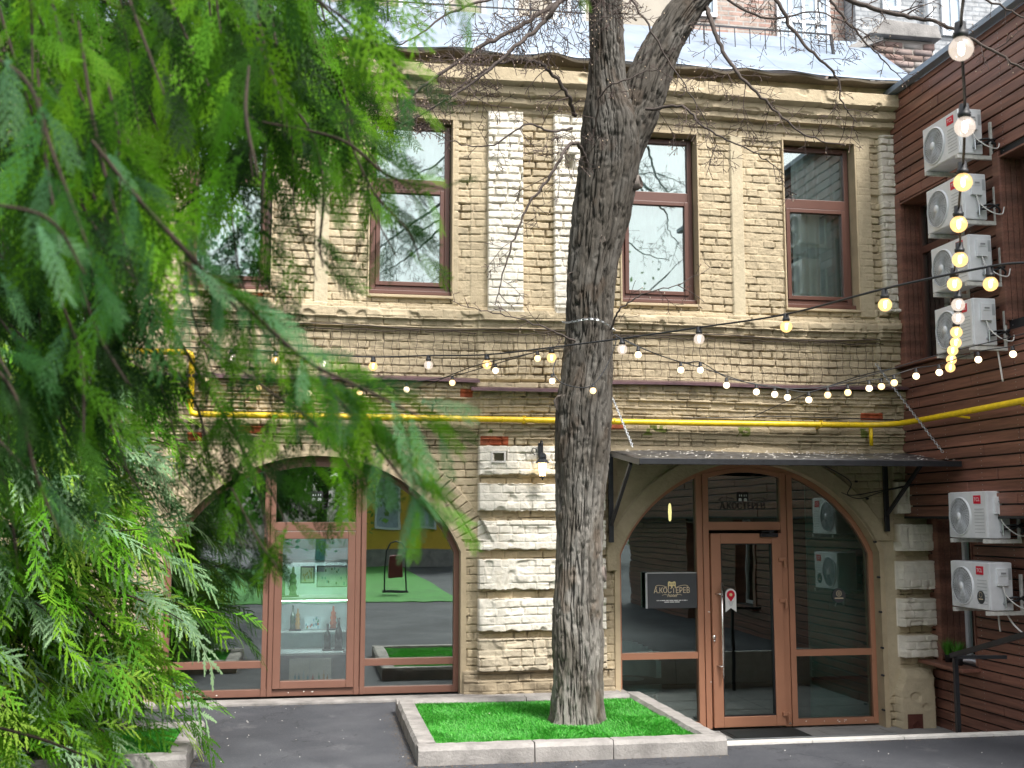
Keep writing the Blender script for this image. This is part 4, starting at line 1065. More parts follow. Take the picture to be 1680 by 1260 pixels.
# door sticker
DS = empty('door_sticker', (0, 0, 0), 'white ribbon shaped sticker with red map pin on the door glass', 'sticker')
p = fac(1199, 985, -.045); x, z = p[0], p[2]; w = .062; hh = .125
poly = [(x-w, z-hh), (x, z-hh+.045), (x+w, z-hh)]+[(x+w*math.cos(t), z+hh-w+w*math.sin(t)) for t in np.linspace(0, math.pi, 12)]
g = MB(); g.prism([(x-w, z-hh), (x-w, z+hh-w), (x, z+hh-w), (x, z-hh+.045)], -.046, -.042); g.prism([(x, z-hh+.045), (x, z+hh-w), (x+w, z+hh-w), (x+w, z-hh)], -.046, -.042)
g.prism([(x+w*math.cos(t), z+hh-w+w*math.sin(t)) for t in np.linspace(0, math.pi, 14)], -.046, -.042); g.build('backing', 'white_plain', DS)
g = MB(); zc = z+hh-w-.002; g.prism([(x+.046*math.cos(t), zc+.046*math.sin(t)) for t in np.linspace(-.5, math.pi+.5, 18)]+[(x, zc-.075)], -.0485, -.0465); po = g.build('pin', 'logo_red', DS)
g = MB(); g.prism([(x+.017*math.cos(t), zc+.017*math.sin(t)) for t in np.linspace(0, 2*math.pi, 14)[:-1]], -.051, -.049); g.build('pin_centre', 'gold', po)
g = MB()
for k in range(5): g.box((x-.03+.004*k, -.0485, z-.015-k*.011), (x+.03-.004*k, -.0465, z-.010-k*.011))
g.build('small_print', 'fan_grey', DS)
g = MB(); p = fac(1376, 977, .0); g.lathe([(.001, -.004), (.078, -.004), (.078, .0)], (p[0], -.0, p[2]), 30, 'y'); rs_ = tag(g.build('round_sticker', 'sign_panel'), 'round black sticker on the glass right of the door', 'sticker')
g = MB(); g.lathe([(.026, -.0055), (.032, -.0055)], (p[0], -.0, p[2]+.022), 24, 'y'); g.lathe([(.008, -.0055), (.013, -.0055)], (p[0], -.0, p[2]+.022), 24, 'y'); g.box((p[0]-.05, -.0065, p[2]-.035), (p[0]+.05, -.005, p[2]-.023)); g.build('mark', 'pale_gold', rs_)
# mat
MT = empty('door_mat', (4.7, -.42, .004), 'black ribbed rubber mat on the paving before the glass door', 'mat')
g = MB(); g.box((-.42, -.31, 0), (.42, .31, .012)); g.build('base', 'rubber', MT, bevel=.004)
g = MB()
for k in range(27): g.box((-.40+k*.03, -.29, .012), (-.392+k*.03, .29, .022))
for k in range(20): g.box((-.40, -.29+k*.03, .012), (.40, -.283+k*.03, .021))
g.build('ribs', 'rubber', MT)
# handrail
HR = empty('handrail', (0, 0, 0), 'black square steel handrail descending beside the timber wall', 'handrail')
pt0 = dep(1567, 1078, 9.75); 
bx = pt0
g = MB(); g.beam((bx[0], bx[1], 0.0), (bx[0], bx[1], bx[2]), .035); g.build('post', 'black_metal', HR)
e1 = Vector((bx[0]+.15, bx[1]-1.6, bx[2]+.12)); q = dep(1700, 1036, 8.6)
g = MB(); g.beam((bx[0]-.02, bx[1]+.02, bx[2]+.01), q, .04); g.build('rail', 'black_metal', HR)
g = MB(); g.beam((bx[0], bx[1], bx[2]+.0), dep(1651, 1078, 9.75), .03); g.build('rail', 'black_metal', HR)
# potted grasses on the sill
for i, (px, lab) in enumerate(((1556, 'left small pot of green grass on the timber sill'), (1573, 'right small pot of green grass on the timber sill, nearer the glass'))):
    p = sidep(px, 1073, 6.72-.04*i); root = empty('potted_grass', (p[0], p[1], .72), lab, 'potted plant', 'potted grasses on the sill')
    g = MB(); g.lathe([(.001, 0), (.032, 0), (.042, .075), (.045, .08), (.040, .08), (.036, .07), (.001, .07)], (0, 0, 0), 14); g.build('pot', 'pot_black', root, smooth=True)
    g = MB(); rr = random.Random(i)
    for _ in range(150):
        a = rr.uniform(0, 6.283); r0 = rr.uniform(0, .03); L = rr.uniform(.11, .2); le = rr.uniform(.1, .6); b0 = Vector((r0*math.cos(a), r0*math.sin(a), .07)); d = Vector((math.cos(a)*le, math.sin(a)*le, 1)).normalized(); sd2 = Vector((-math.sin(a), math.cos(a), 0))*.0035
        mid = b0+d*L*.6; tip = b0+d*L+Vector((math.cos(a), math.sin(a), 0))*.03*le
        g.add([b0-sd2, b0+sd2, mid+sd2*.8, mid-sd2*.8, tip], [(0, 1, 2, 3), (3, 2, 4)])
    g.build('leaves', 'plant_green', root)
sm('board_teal_dim', (.10, .28, .24), .7, var=.1)
# ================================================================== INTERIORS
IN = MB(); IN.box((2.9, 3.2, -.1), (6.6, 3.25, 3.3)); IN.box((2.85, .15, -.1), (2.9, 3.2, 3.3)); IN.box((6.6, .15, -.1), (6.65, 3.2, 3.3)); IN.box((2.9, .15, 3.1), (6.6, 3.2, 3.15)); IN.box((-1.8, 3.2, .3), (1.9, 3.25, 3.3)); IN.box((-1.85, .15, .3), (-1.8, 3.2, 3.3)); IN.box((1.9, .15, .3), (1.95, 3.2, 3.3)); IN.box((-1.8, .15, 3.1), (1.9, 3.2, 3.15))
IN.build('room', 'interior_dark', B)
FL = MB(); FL.box((2.9, .1, -.1), (6.6, 3.2, -.0)); FL.box((-1.8, .1, .3), (1.9, 3.2, .46)); FL.build('room_floor', 'interior_floor', B)
# pendant lamp inside the entrance
PL = empty('pendant_lamp', (0, 0, 0), 'lit slim pendant bulb hanging inside behind the left entrance glass', 'lamp')
p = fac(1099, 840, .8); g = MB(); g.tube([(p[0], p[1], 3.1), (p[0], p[1], p[2]+.1)], .004, 5); g.build('cord', 'cable_black', PL)
g = MB(); g.lathe([(.001, -.11), (.016, -.09), (.022, 0), (.016, .08), (.008, .1)], p, 10); g.build('bulb', 'small_bulb_warm', PL, smooth=True)
# grey armchair with dark shape inside
# display shelves behind the central pane
DSH = empty('display_case', (0, 0, 0), 'white display case with shelves behind the arched shop window', 'display case')
g = MB(); g.box((-.48, .62, .47), (.52, .65, 2.2)); g.build('back_panel', 'board_teal', DSH)
g = MB(); g.box((-.47, .60, 1.80), (.51, .615, 2.2)); g.build('header_panel', 'board_dark_teal', DSH)
zs1, zs2, zs3 = 1.435, 1.05, .9
g = MB(); g.box((-.48, .10, zs1-.02), (.52, .62, zs1)); g.build('shelf', 'shelf_white', DSH)
g = MB(); g.box((-.40, .40, 1.055), (.52, .62, 1.07)); g.build('shelf', 'shelf_white', DSH)
g = MB(); g.box((-.48, .10, .86), (.52, .62, .88)); g.build('shelf', 'shelf_white', DSH)
g = MB(); g.box((-.48, .09, .47), (.52, .12, .86)); g.build('dark_cloth', 'cloth_navy', DSH)
def bottle(px, base_z, y, h, r, lab, mat='bottle_black', twist=0):
    x = fac(px, 900, y)[0]; root = empty('bottle', (x, y, base_z), lab, 'bottle', 'old bottles in the shop display')
    pr = [(.001, 0), (r, .004), (r*1.0, h*.5), (r*.85, h*.6), (r*.38, h*.72), (r*.3, h*.93), (r*.36, h*.94), (r*.36, h), (.001, h)]
    if twist: pr = [(.001, 0), (r, .004), (r*.8, h*.15), (r*1.1, h*.25), (r*.7, h*.38), (r*1., h*.48), (r*.6, h*.6), (r*.9, h*.68), (r*.35, h*.78), (r*.3, h*.96), (.001, h)]
    g = MB(); g.lathe(pr, (0, 0, 0), 16); g.build('glass_body', mat, root, smooth=True)
    s = MB(); s.lathe([(.001, -.0), (r*1.5, .0), (r*1.5, -.012), (.001, -.012)], (0, 0, 0), 14); s.build('stand', 'cable_black', root)
    root.location.z += .014
bottle(463, zs1, .3, .27, .042, 'dark slender bottle at the left end of the top display shelf')
bottle(482, zs1, .3, .30, .042, 'dark knobbly bottle beside the framed certificate on the top shelf', twist=1)
bottle(540, .88, .3, .26, .035, 'shorter black bottle standing right on the middle shelf')
bottle(558, .88, .3, .32, .04, 'taller black bottle at the right end of the middle shelf')
bottle(483, 1.07, .5, .25, .028, 'slim green bottle on the narrow rear shelf', 'bottle_green')
bottle(549, 1.07, .5, .24, .035, 'red brown teardrop bottle on the narrow rear shelf', 'ink_red', twist=1)
bottle(491, 1.07, .48, .22, .026, 'small ochre figurine bottle on the narrow rear shelf', 'ink_ochre', twist=1)
def picture(px0, px1, py0, py1, y, fw, lab, mats, fmat='cable_black', inner='paper_blue'):
    a, b_ = fac(px0, py0, y), fac(px1, py1, y); root = empty('framed_picture', (0, 0, 0), lab, 'picture')
    if fw: g = MB(); frame_rect(g, a[0], b_[0], b_[2], a[2], fw, y-.012, y); g.build('frame', fmat, root)
    g = MB(); g.box((a[0]+fw, y-.004, b_[2]+fw), (b_[0]-fw, y+.002, a[2]-fw)); g.build('sheet', inner, root)
    rr = random.Random(px0)
    for mt, n_ in mats:
        g = MB()
        for _ in range(n_):
            x = rr.uniform(a[0]+fw+.015, b_[0]-fw-.015); z = rr.uniform(b_[2]+fw+.01, a[2]-fw-.02); g.box((x-.008, y-.006, z-.01), (x+.006, y-.0045, z+.015))
        g.build('drawing', mt, root)
picture(493, 516, 929, 957, .38, .014, 'small black framed certificate on the top shelf', [('paper_tan', 14)], inner='paper')
picture(520, 569, 928, 963, .38, .009, 'wide black framed drawing of a square on the top shelf', [('ink_teal', 8), ('cable_black', 5)])
picture(500, 526, 1011, 1032, .5, 0, 'unframed colour print of bottles on the rear shelf', [('ink_teal', 8), ('ink_red', 5), ('ink_green', 4)])
picture(475, 543, 1081, 1121, .075, 0, 'open book with coloured bottle drawings at the foot of the display', [], inner='paper')
bk = [o for o in S.collection.objects if o.get('label', '').startswith('open book')][0]
for px, mt, hh in ((484, 'ink_teal', .06), (490, 'ink_teal', .06), (498, 'paper_blue', .085), (505, 'ink_teal', .05), (513, 'ink_red', .05), (523, 'ink_green', .065), (531, 'ink_ochre', .09), (537, 'ink_ochre', .05)):
    p = fac(px, 1113, .07); g = MB(); w_ = .011; x, z = p[0], p[2]-.01
    g.prism([(x-w_, z), (x-w_, z+hh*.5), (x-w_*.35, z+hh*.68), (x-w_*.35, z+hh), (x+w_*.35, z+hh), (x+w_*.35, z+hh*.68), (x+w_, z+hh*.5), (x+w_, z)], .066, .069); g.build('bottle_drawing', mt, bk)
g = MB(); p = fac(508, 1100, .07); g.box((p[0]-.002, .066, p[2]-.11), (p[0]+.002, .07, p[2]+.12)); g.build('fold', 'fan_grey', bk)
LT = empty('display_lamp', (0, 0, 0), 'slim lit lamp under the top of the display case', 'lamp')
g = MB(); g.box((-.3, .30, 2.14), (.34, .36, 2.17)); g.build('tube', 'display_light', LT); g = MB(); g.box((-.32, .29, 2.17), (.36, .37, 2.2)); g.build('housing', 'shelf_white', LT)
LT = empty('display_lamp', (0, 0, 0), 'slim lit fill lamp added under the top shelf of the display case', 'lamp')  # added lamp, brightens the part of the case the top shelf shades
g = MB(); g.box((-.4, .17, zs1-.036), (.44, .2, zs1-.028)); g.build('tube', 'display_light', LT); g = MB(); g.box((-.41, .16, zs1-.028), (.45, .21, zs1-.0205)); g.build('housing', 'shelf_white', LT)
ARM = empty('armchair', (3.55, .75, 0), 'grey round backed armchair dimly seen inside the left entrance glass', 'armchair')
g = MB(); n_ = 18
for k_ in range(n_):
    a0, a1 = math.pi*(.0+k_/n_), math.pi*((k_+1)/n_)
    for r0_, r1_ in ((.30, .36),):
        h_ = .62+.22*math.sin((a0+a1)/2); g.add([(r0_*math.cos(a0), r0_*math.sin(a0), .3), (r1_*math.cos(a0), r1_*math.sin(a0), .3), (r1_*math.cos(a1), r1_*math.sin(a1), .3), (r0_*math.cos(a1), r0_*math.sin(a1), .3), (r0_*math.cos(a0), r0_*math.sin(a0), h_), (r1_*math.cos(a0), r1_*math.sin(a0), h_), (r1_*math.cos(a1), r1_*math.sin(a1), h_), (r0_*math.cos(a1), r0_*math.sin(a1), h_)], [(0,3,2,1),(4,5,6,7),(0,1,5,4),(1,2,6,5),(2,3,7,6),(3,0,4,7)])
g.build('backrest', 'curtain_grey', ARM)
g = MB(); g.lathe([(.001, .3), (.31, .3), (.33, .36), (.31, .44), (.001, .46)], (0, 0, 0), 20); g.build('seat', 'curtain_grey', ARM, smooth=True)
for dx_, dy_ in ((-.22, -.2), (.22, -.2), (-.22, .2), (.22, .2)): g = MB(); g.tube([(dx_, dy_, .3), (dx_*1.15, dy_*1.15, 0)], [.018, .012], 8); g.build('leg', 'timber_dark', ARM)
g = MB(); g.box((5.62, .55, 0), (6.35, .58, 3.0)); tag(g.build('interior_partition', 'board_teal_dim'), 'teal green interior partition seen through the right entrance glass', 'partition')
for (a0, a1, b0, b1) in ((516, 530, 911, 921), (545, 556, 905, 918), (476, 486, 915, 922), (533, 557, 983, 992), (476, 494, 987, 996)):
    pass
# ================================================================== BARE TREE IN THE BED
TY = -2.27                                  # distance plane of the trunk
def tp(px, py, y=TY): return fac(px, py, y)
TR = empty('bare_tree', (0, 0, 0), 'tall leafless tree with thick furrowed trunk growing from the raised bed', 'tree')
def bark_tube(path, name, parent, nr=270, step=.015, seed=0, amp=.022, flare=True):
    """path: [(px,py,width_px)] traced on the plane of the trunk"""
    cen = [tp(a, b) for a, b, w in path]
    rad = []
    for (a, b, w), c in zip(path, cen):
        e = tp(a+w/2, b); rad.append(abs(e[0]-c[0])*.92)
    cc = catmull(cen, 14); rr_ = [r for r in catmull([(r, 0, 0) for r in rad], 14)]; rr_ = [v[0] for v in rr_]
    # resample by length
    L = [0]
    for i in range(1, len(cc)): L.append(L[-1]+(cc[i]-cc[i-1]).length)
    L = np.array(L); n = int(L[-1]/step); t = np.linspace(0, L[-1], n)
    P = np.stack([np.interp(t, L, [c[k] for c in cc]) for k in range(3)], 1); Rr = np.interp(t, L, rr_)
    T_ = np.gradient(P, axis=0); T_ /= np.linalg.norm(T_, axis=1)[:, None]
    ux = np.array([0, -1, 0.]); V = []; 
    th = np.linspace(0, 2*np.pi, nr, endpoint=False); TH, TT = np.meshgrid(th, t)
    # seamless coordinates: noise on the cylinder
    r0 = float(np.mean(Rr)); 
    warp = .10*(fbm(TT+50, TH*0+TT*.3, 1.5, 3, seed)-.5)
    arc = (TH+warp*3+.25*np.sin(TT*1.1))*r0
    def cyl(s_arc, s_t, sd, o=3):       # blend to close the seam
        a = fbm(arc*s_arc+100, TT*s_t, 1., o, sd+seed); b_ = fbm((arc-2*np.pi*r0)*s_arc+100, TT*s_t, 1., o, sd+seed); w_ = sst(2*np.pi*.85, 2*np.pi, TH)
        return a*(1-w_)+b_*w_
    n1 = cyl(44, 2.6, 1, 2); n2 = cyl(70, 14, 5, 2); big = cyl(4, 2.2, 9, 3); cr = cyl(30, 22, 13, 2)
    rid = 1-np.abs(2*n1-1)*2.4; rid = np.clip(rid, -.6, 1)         # furrows follow the grain
    furrow = sst(.42, .95, 1-np.abs(2*n1-1)*3.0)
    D = -amp*furrow*1.1+amp*.45*(n2-.5)*2+amp*2.2*(big-.5)-amp*.6*sst(.6, .8, cr)
    e1 = np.cross(T_, ux); e1 /= np.linalg.norm(e1, axis=1)[:, None]; e2 = np.cross(T_, e1)
    RR = Rr[:, None]+D
    if flare:
        fl = np.exp(-TT/.16); RR = RR*(1+fl*(.10+.12*np.sin(TH*5+1)+.06*np.sin(TH*9)))
    V = P[:, None, :]+RR[..., None]*(np.cos(TH)[..., None]*e1[:, None, :]+np.sin(TH)[..., None]*e2[:, None, :])
    idx = np.arange(n*nr).reshape(n, nr); nx = np.roll(idx, -1, 1)
    Fq = np.stack([idx[:-1], nx[:-1], nx[1:], idx[1:]], -1).reshape(-1, 4)
    base = np.array((.135, .12, .10)); dark = np.array((.030, .027, .023)); grey = np.array((.225, .212, .19)); rusty = np.array((.12, .088, .062))
    g = sst(.35, .7, cyl(9, 3, 21, 3))[..., None]; C = base*(1-g)+grey*g
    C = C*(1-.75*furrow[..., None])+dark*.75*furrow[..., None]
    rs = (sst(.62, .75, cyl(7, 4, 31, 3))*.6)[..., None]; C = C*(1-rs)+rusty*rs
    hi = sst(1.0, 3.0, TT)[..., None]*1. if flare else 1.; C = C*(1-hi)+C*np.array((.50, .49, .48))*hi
    return fast_mesh(name, V.reshape(-1, 3), Fq, 'bark', parent, smooth=True, paint=C.reshape(-1, 3))
trunk_path = [(946, 1192, 92), (947, 1160, 88), (948, 1080, 86), (949, 980, 84), (951, 860, 85), (953, 770, 90), (955, 715, 96), (957, 668, 99), (962, 620, 90), (966, 560, 83), (968, 480, 82),
              (974, 420, 88), (982, 375, 98), (993, 310, 104), (1001, 260, 104), (1003, 215, 104), (999, 180, 92), (996, 130, 66), (995, 60, 58), (994, -20, 55), (992, -120, 50), (990, -220, 46)]
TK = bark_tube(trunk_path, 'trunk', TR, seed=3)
L2 = bark_tube([(1020, 262, 60), (1034, 215, 74), (1052, 165, 78), (1072, 110, 70), (1095, 62, 62), (1125, 15, 58), (1168, -40, 56), (1215, -110, 50), (1250, -190, 44)], 'limb', TR, nr=190, seed=8, flare=False)
L2['label'] = 'thick second stem leaning right above the fork'
# knots and cut branch stubs on the trunk
def knot(px, py, r, name='knot', hole=.5, out=.05):
    c = tp(px, py, TY-.0); rr0 = .2
    m = MB(); n = 18; V = []
    # direction from the trunk axis to the knot, facing the camera
    return c
def stub(px, py, rpx, dirv, lenm=.08):
    w = rpx/1850*9.9; c = tp(px, py, TY-.22 if abs(dirv[0]) < .7 else TY-.05); d = Vector(dirv).normalized(); m = MB(); n = 16
    a = d.orthogonal().normalized(); b_ = d.cross(a); prof = [(-.12, 1.5), (-.04, 1.2), (0., 1.05), (lenm*.5, 1.0), (lenm, .92), (lenm*1.05, .7), (lenm*.6, .45), (lenm*.3, .1)]
    base = 0
    for i, (h, s_) in enumerate(prof):
        for k in range(n):
            t = 2*math.pi*k/n; q = w*s_*(1+.10*math.sin(3*t+i)+.06*math.sin(7*t+2*i)); m.v.append(tuple(c+d*h+(a*math.cos(t)+b_*math.sin(t))*q))
    for i in range(len(prof)-1):
        for k in range(n): m.f.append((i*n+k, i*n+(k+1) % n, (i+1)*n+(k+1) % n, (i+1)*n+k))
    col = np.array([(.2, .17, .15) if prof[i//n][0] < lenm*1.02 and i//n < 5 else (.09, .07, .06) for i in range(len(m.v))])
    return fast_mesh('cut_branch_stub', np.array(m.v), np.array(m.f), 'bark', TR, smooth=True, paint=col)
stub(1034, 303, 12, (.8, -.55, .15), .10); stub(986, 392, 7, (0, -1, -.1), .01); stub(944, 455, 10, (-.75, -.7, -.1), .05)
stub(984, 942, 13, (.9, -.35, .1), .05); stub(985, 640, 16, (.7, -.6, .1), .06); stub(925, 662, 16, (-.8, -.6, 0), .04);
# limbs and twigs -----------------------------------------------------------
TW = np.array((.085, .062, .055))
def twigs_from(poly, seed, dens, L0, r0, parent, depth=2, droop=.25, side=None):
    rr = random.Random(seed); m = MB(); buds = MB()
    def grow(p, d, L, r, lev):
        n = max(4, int(L/.055)); pts = [p]; dd = d.copy(); seg = L/n; wob = Vector((rr.uniform(-1, 1), rr.uniform(-1, 1)*.6, rr.uniform(-1, 1)))*.07
        for i in range(n):
            dd = (dd+wob+Vector((rr.gauss(0, .13), rr.gauss(0, .10), rr.gauss(0, .13)-droop*.10))).normalized()
            if rr.random() < .15: wob = Vector((rr.uniform(-1, 1), rr.uniform(-1, 1)*.6, rr.uniform(-1, 1)))*.09
            pts.append(pts[-1]+dd*seg)
        rad = [max(.0027, r*(1-.65*i/n)) for i in range(n+1)]
        m.tube(pts, rad, 4 if r > .004 else 3, False)
        if lev > 0:
            k = int(L/.05*dens)
            for _ in range(k):
                i = rr.randint(1, n-1); base = (pts[i]-pts[i-1]).normalized(); perp = base.cross(Vector((rr.gauss(0, .35), 1, rr.gauss(0, .35)))).normalized()*rr.choice([-1, 1])
                dn = (base*.65+perp*.8+Vector((0, rr.gauss(0, .35), 0))).normalized()
                grow(pts[i], dn, L*rr.uniform(.25, .6)*(1-.4*i/n), rad[i]*.65, lev-1)
        if rr.random() < .3:
            q = pts[-1]; b = .006; buds.add([q+Vector((b, 0, 0)), q+Vector((-b, 0, 0)), q+Vector((0, b, 0)), q+Vector((0, -b, 0)), q+Vector((0, 0, b*1.6)), q-Vector((0, 0, b*1.6))], [(0,2,4),(2,1,4),(1,3,4),(3,0,4),(2,0,5),(1,2,5),(3,1,5),(0,3,5)])
    tot = 0
    for i in range(1, len(poly)):
        seg = (poly[i]-poly[i-1]); 
        tot += seg.length
        while tot > .095/dens:
            tot -= .095/dens; t = i/len(poly); base = seg.normalized(); perp = base.cross(Vector((rr.gauss(0, .3), 1, rr.gauss(0, .3)))).normalized()*rr.choice([-1, 1])
            dn = (base*.55+perp*.8+Vector((0, rr.gauss(0, .4), 0))).normalized()
            grow(poly[i], dn, L0*rr.uniform(.3, 1.)*(1-.25*t), r0*rr.uniform(.6, 1), depth)
    o = fast_from(m, 'twigs', 'bark', parent, TW); 
    if buds.v: fast_from3(buds, 'buds', parent)['kind'] = 'stuff'
    o['kind'] = 'stuff'; return o
def fast_from(m, name, mat, parent, col):
    C = np.tile(col, (len(m.v), 1)); f = np.array([q for q in m.f if len(q) == 4]); return fast_mesh(name, np.array(m.v), f, mat, parent, smooth=True, paint=C)
def fast_from3(m, name, parent):
    C = np.tile(np.array((.42, .33, .24)), (len(m.v), 1)); return fast_mesh(name, np.array(m.v), np.array(m.f), 'bark', parent, paint=C)
limbs = [  # (points (px,py,y plane), base radius, tip radius, density, twig length)
    ([(1040, -150, -2.3), (960, -30, -2.5), (913, 5, -2.6), (850, 45, -2.7), (780, 82, -2.8), (700, 137, -2.8), (640, 185, -2.8), (612, 205, -2.8)], .030, .006, 1.0, .75),
    ([(1010, -120, -2.4), (921, -2, -3.0), (893, 35, -3.0), (845, 77, -3.1), (800, 118, -3.1), (730, 165, -3.1), (660, 205, -3.0)], .026, .005, 1.0, .8),
    ([(942, 190, -2.3), (935, 160, -2.5), (905, 118, -2.6), (880, 102, -2.6), (845, 98, -2.6), (810, 108, -2.7), (760, 140, -2.7), (700, 185, -2.8)], .020, .006, .8, .6),
    ([(962, 275, -2.5), (955, 245, -2.7), (940, 235, -2.8), (922, 255, -2.9), (900, 295, -2.9), (870, 332, -2.9), (845, 390, -2.9), (825, 450, -2.9), (812, 500, -2.9)], .020, .004, .75, .55),
    ([(1158, 10, -2.3), (1168, 40, -2.4), (1190, 92, -2.5), (1222, 133, -2.6), (1270, 178, -2.6), (1320, 222, -2.6), (1385, 240, -2.6)], .024, .005, .9, .7),
    ([(1240, -60, -2.4), (1274, 0, -2.5), (1300, 48, -2.5), (1340, 95, -2.6), (1375, 128, -2.6), (1380, 165, -2.6), (1405, 200, -2.6)], .022, .004, .8, .6),
    ([(1330, -60, -2.6), (1365, 2, -2.7), (1402, 50, -2.7), (1440, 90, -2.7), (1480, 130, -2.7)], .017, .004, .8, .5),
    ([(1300, -40, -2.8), (1400, 2, -3.0), (1460, 22, -3.1), (1505, 30, -3.2), (1555, 43, -3.3), (1620, 78, -3.4), (1690, 120, -3.5)], .024, .010, .8, .5),
    ([(1560, -30, -3.3), (1640, 10, -3.4), (1700, 40, -3.5)], .012, .006, .8, .5),
    ([(1060, 180, -2.5), (1120, 175, -2.7), (1150, 205, -2.8), (1200, 232, -2.9), (1250, 258, -2.9), (1290, 290, -2.9)], .014, .003, .9, .55),
    ([(1002, 540, -2.5), (1020, 505, -2.7), (1060, 480, -2.8), (1110, 468, -2.9), (1165, 440, -2.9)], .010, .002, .6, .4),
    ([(945, 560, -2.5), (900, 540, -2.7), (840, 520, -2.8), (770, 505, -2.8), (730, 490, -2.8)], .009, .002, .7, .35),
    ([(940, 210, -2.5), (905, 215, -2.8), (860, 205, -2.9), (800, 240, -2.9), (740, 230, -2.9), (690, 205, -2.9)], .012, .003, .9, .55),
    ([(1000, -60, -2.8), (1050, 20, -3.0), (1090, 90, -3.0), (1130, 150, -3.0), (1175, 240, -2.9)], .012, .003, .7, .5),
    ([(1100, -80, -2.2), (1180, -10, -2.3), (1260, 30, -2.4), (1340, 20, -2.5), (1430, 60, -2.5)], .016, .004, .9, .7),
    ([(900, -90, -2.3), (820, -10, -2.4), (740, 20, -2.5), (680, 60, -2.6), (600, 95, -2.7)], .016, .004, .9, .7),
    ([(975, 215, -2.55), (990, 150, -2.8), (1030, 130, -2.9), (1070, 115, -2.9), (1110, 130, -2.9)], .010, .003, .8, .4),
]
for i, (pts, ra, rb_, dn, L0) in enumerate(limbs):
    P = catmull([tp(a, b, y) for a, b, y in pts], 7); k = len(P)
    rr = random.Random(i); P = [p+Vector((rr.gauss(0, .006), rr.gauss(0, .006), rr.gauss(0, .006))) for p in P]
    m = MB(); m.tube(P, [ra+(rb_-ra)*j/(k-1) for j in range(k)], 7, False)
    lo = fast_from(m, 'limb', 'bark', TR, np.array((.085, .068, .06)))
    twigs_from(P, 100+i, dn, L0*.85, max(.0045, rb_), lo, 2, droop=.5)
# ================================================================== RAISED BEDS
def bed(name, x0, x1, y0, y1, ztop, label, outline=None):
    root = empty(name, (0, 0, 0), label, 'planting bed', 'raised beds with kerbs')
    rr = random.Random(int(x0*10)+50); w = .16
    def stone(ax, ay, bx, by):
        m = MB(); 
        dx, dy = bx-ax, by-ay; L = math.hypot(dx, dy); ux, uy = dx/L, dy/L; nx, ny = -uy, ux
        n = max(2, int(L/.05)); V = []; F_ = []
        sec = [(0, -.25), (0, -.03), (.02, 0), (w-.02, 0), (w, -.03), (w, -.25)]
        for i in range(n+1):
            t = i/n*L
            for k, (o, h) in enumerate(sec):
                j = .0035; V.append((ax+ux*t+nx*o+rr.uniform(-j, j), ay+uy*t+ny*o+rr.uniform(-j, j), ztop+h+rr.uniform(-j, j)*.8-(.03*max(0, rr.random()-.85)*6 if k in (0, 1) and rr.random() < .12 else 0)))
        for i in range(n):
            for k in range(5): F_.append((i*6+k, (i+1)*6+k, (i+1)*6+k+1, i*6+k+1))
        m.v = V; m.f = F_+[tuple(range(6)), tuple(n*6+k for k in range(5, -1, -1))]
        m.build('kerb_stone', 'kerb_concrete', root)
    def run(ax, ay, bx, by, cuts):
        c = [0]+cuts+[1]
        for a, b_ in zip(c[:-1], c[1:]):
            g = .004; stone(ax+(bx-ax)*a+(bx-ax)*g*(a > 0), ay+(by-ay)*a+(by-ay)*g*(a > 0), ax+(bx-ax)*b_, ay+(by-ay)*b_)
    run(x0, y0, x1, y0, [.365, .62]); run(x1, y0+w+.002, x1, y1, [.5]); run(x1-w-.002, y1, x0, y1, [.45]); run(x0, y1-.002-w*0, x0, y0+w+.002, [.5]) 
    s = MB(); s.box((x0+w*.8, y0+w*.8, ztop-.3), (x1-w*.8, y1-w*.8, ztop-.055)); s.build('soil', 'turf_base', root)
    return root
sm('turf_base', (.02, .16, .015), .8, var=.4, scale=20, bump=.5)
ZT = .585
PB = bed('raised_bed', .78, 3.15, -3.36, -1.05, ZT, 'raised rectangular bed of artificial grass framed by grey kerbstones round the tree')
LB = bed('raised_bed', -4.2, -.86, -3.36, -1.95, ZT, 'left raised bed of artificial grass under the bright thuja', None)
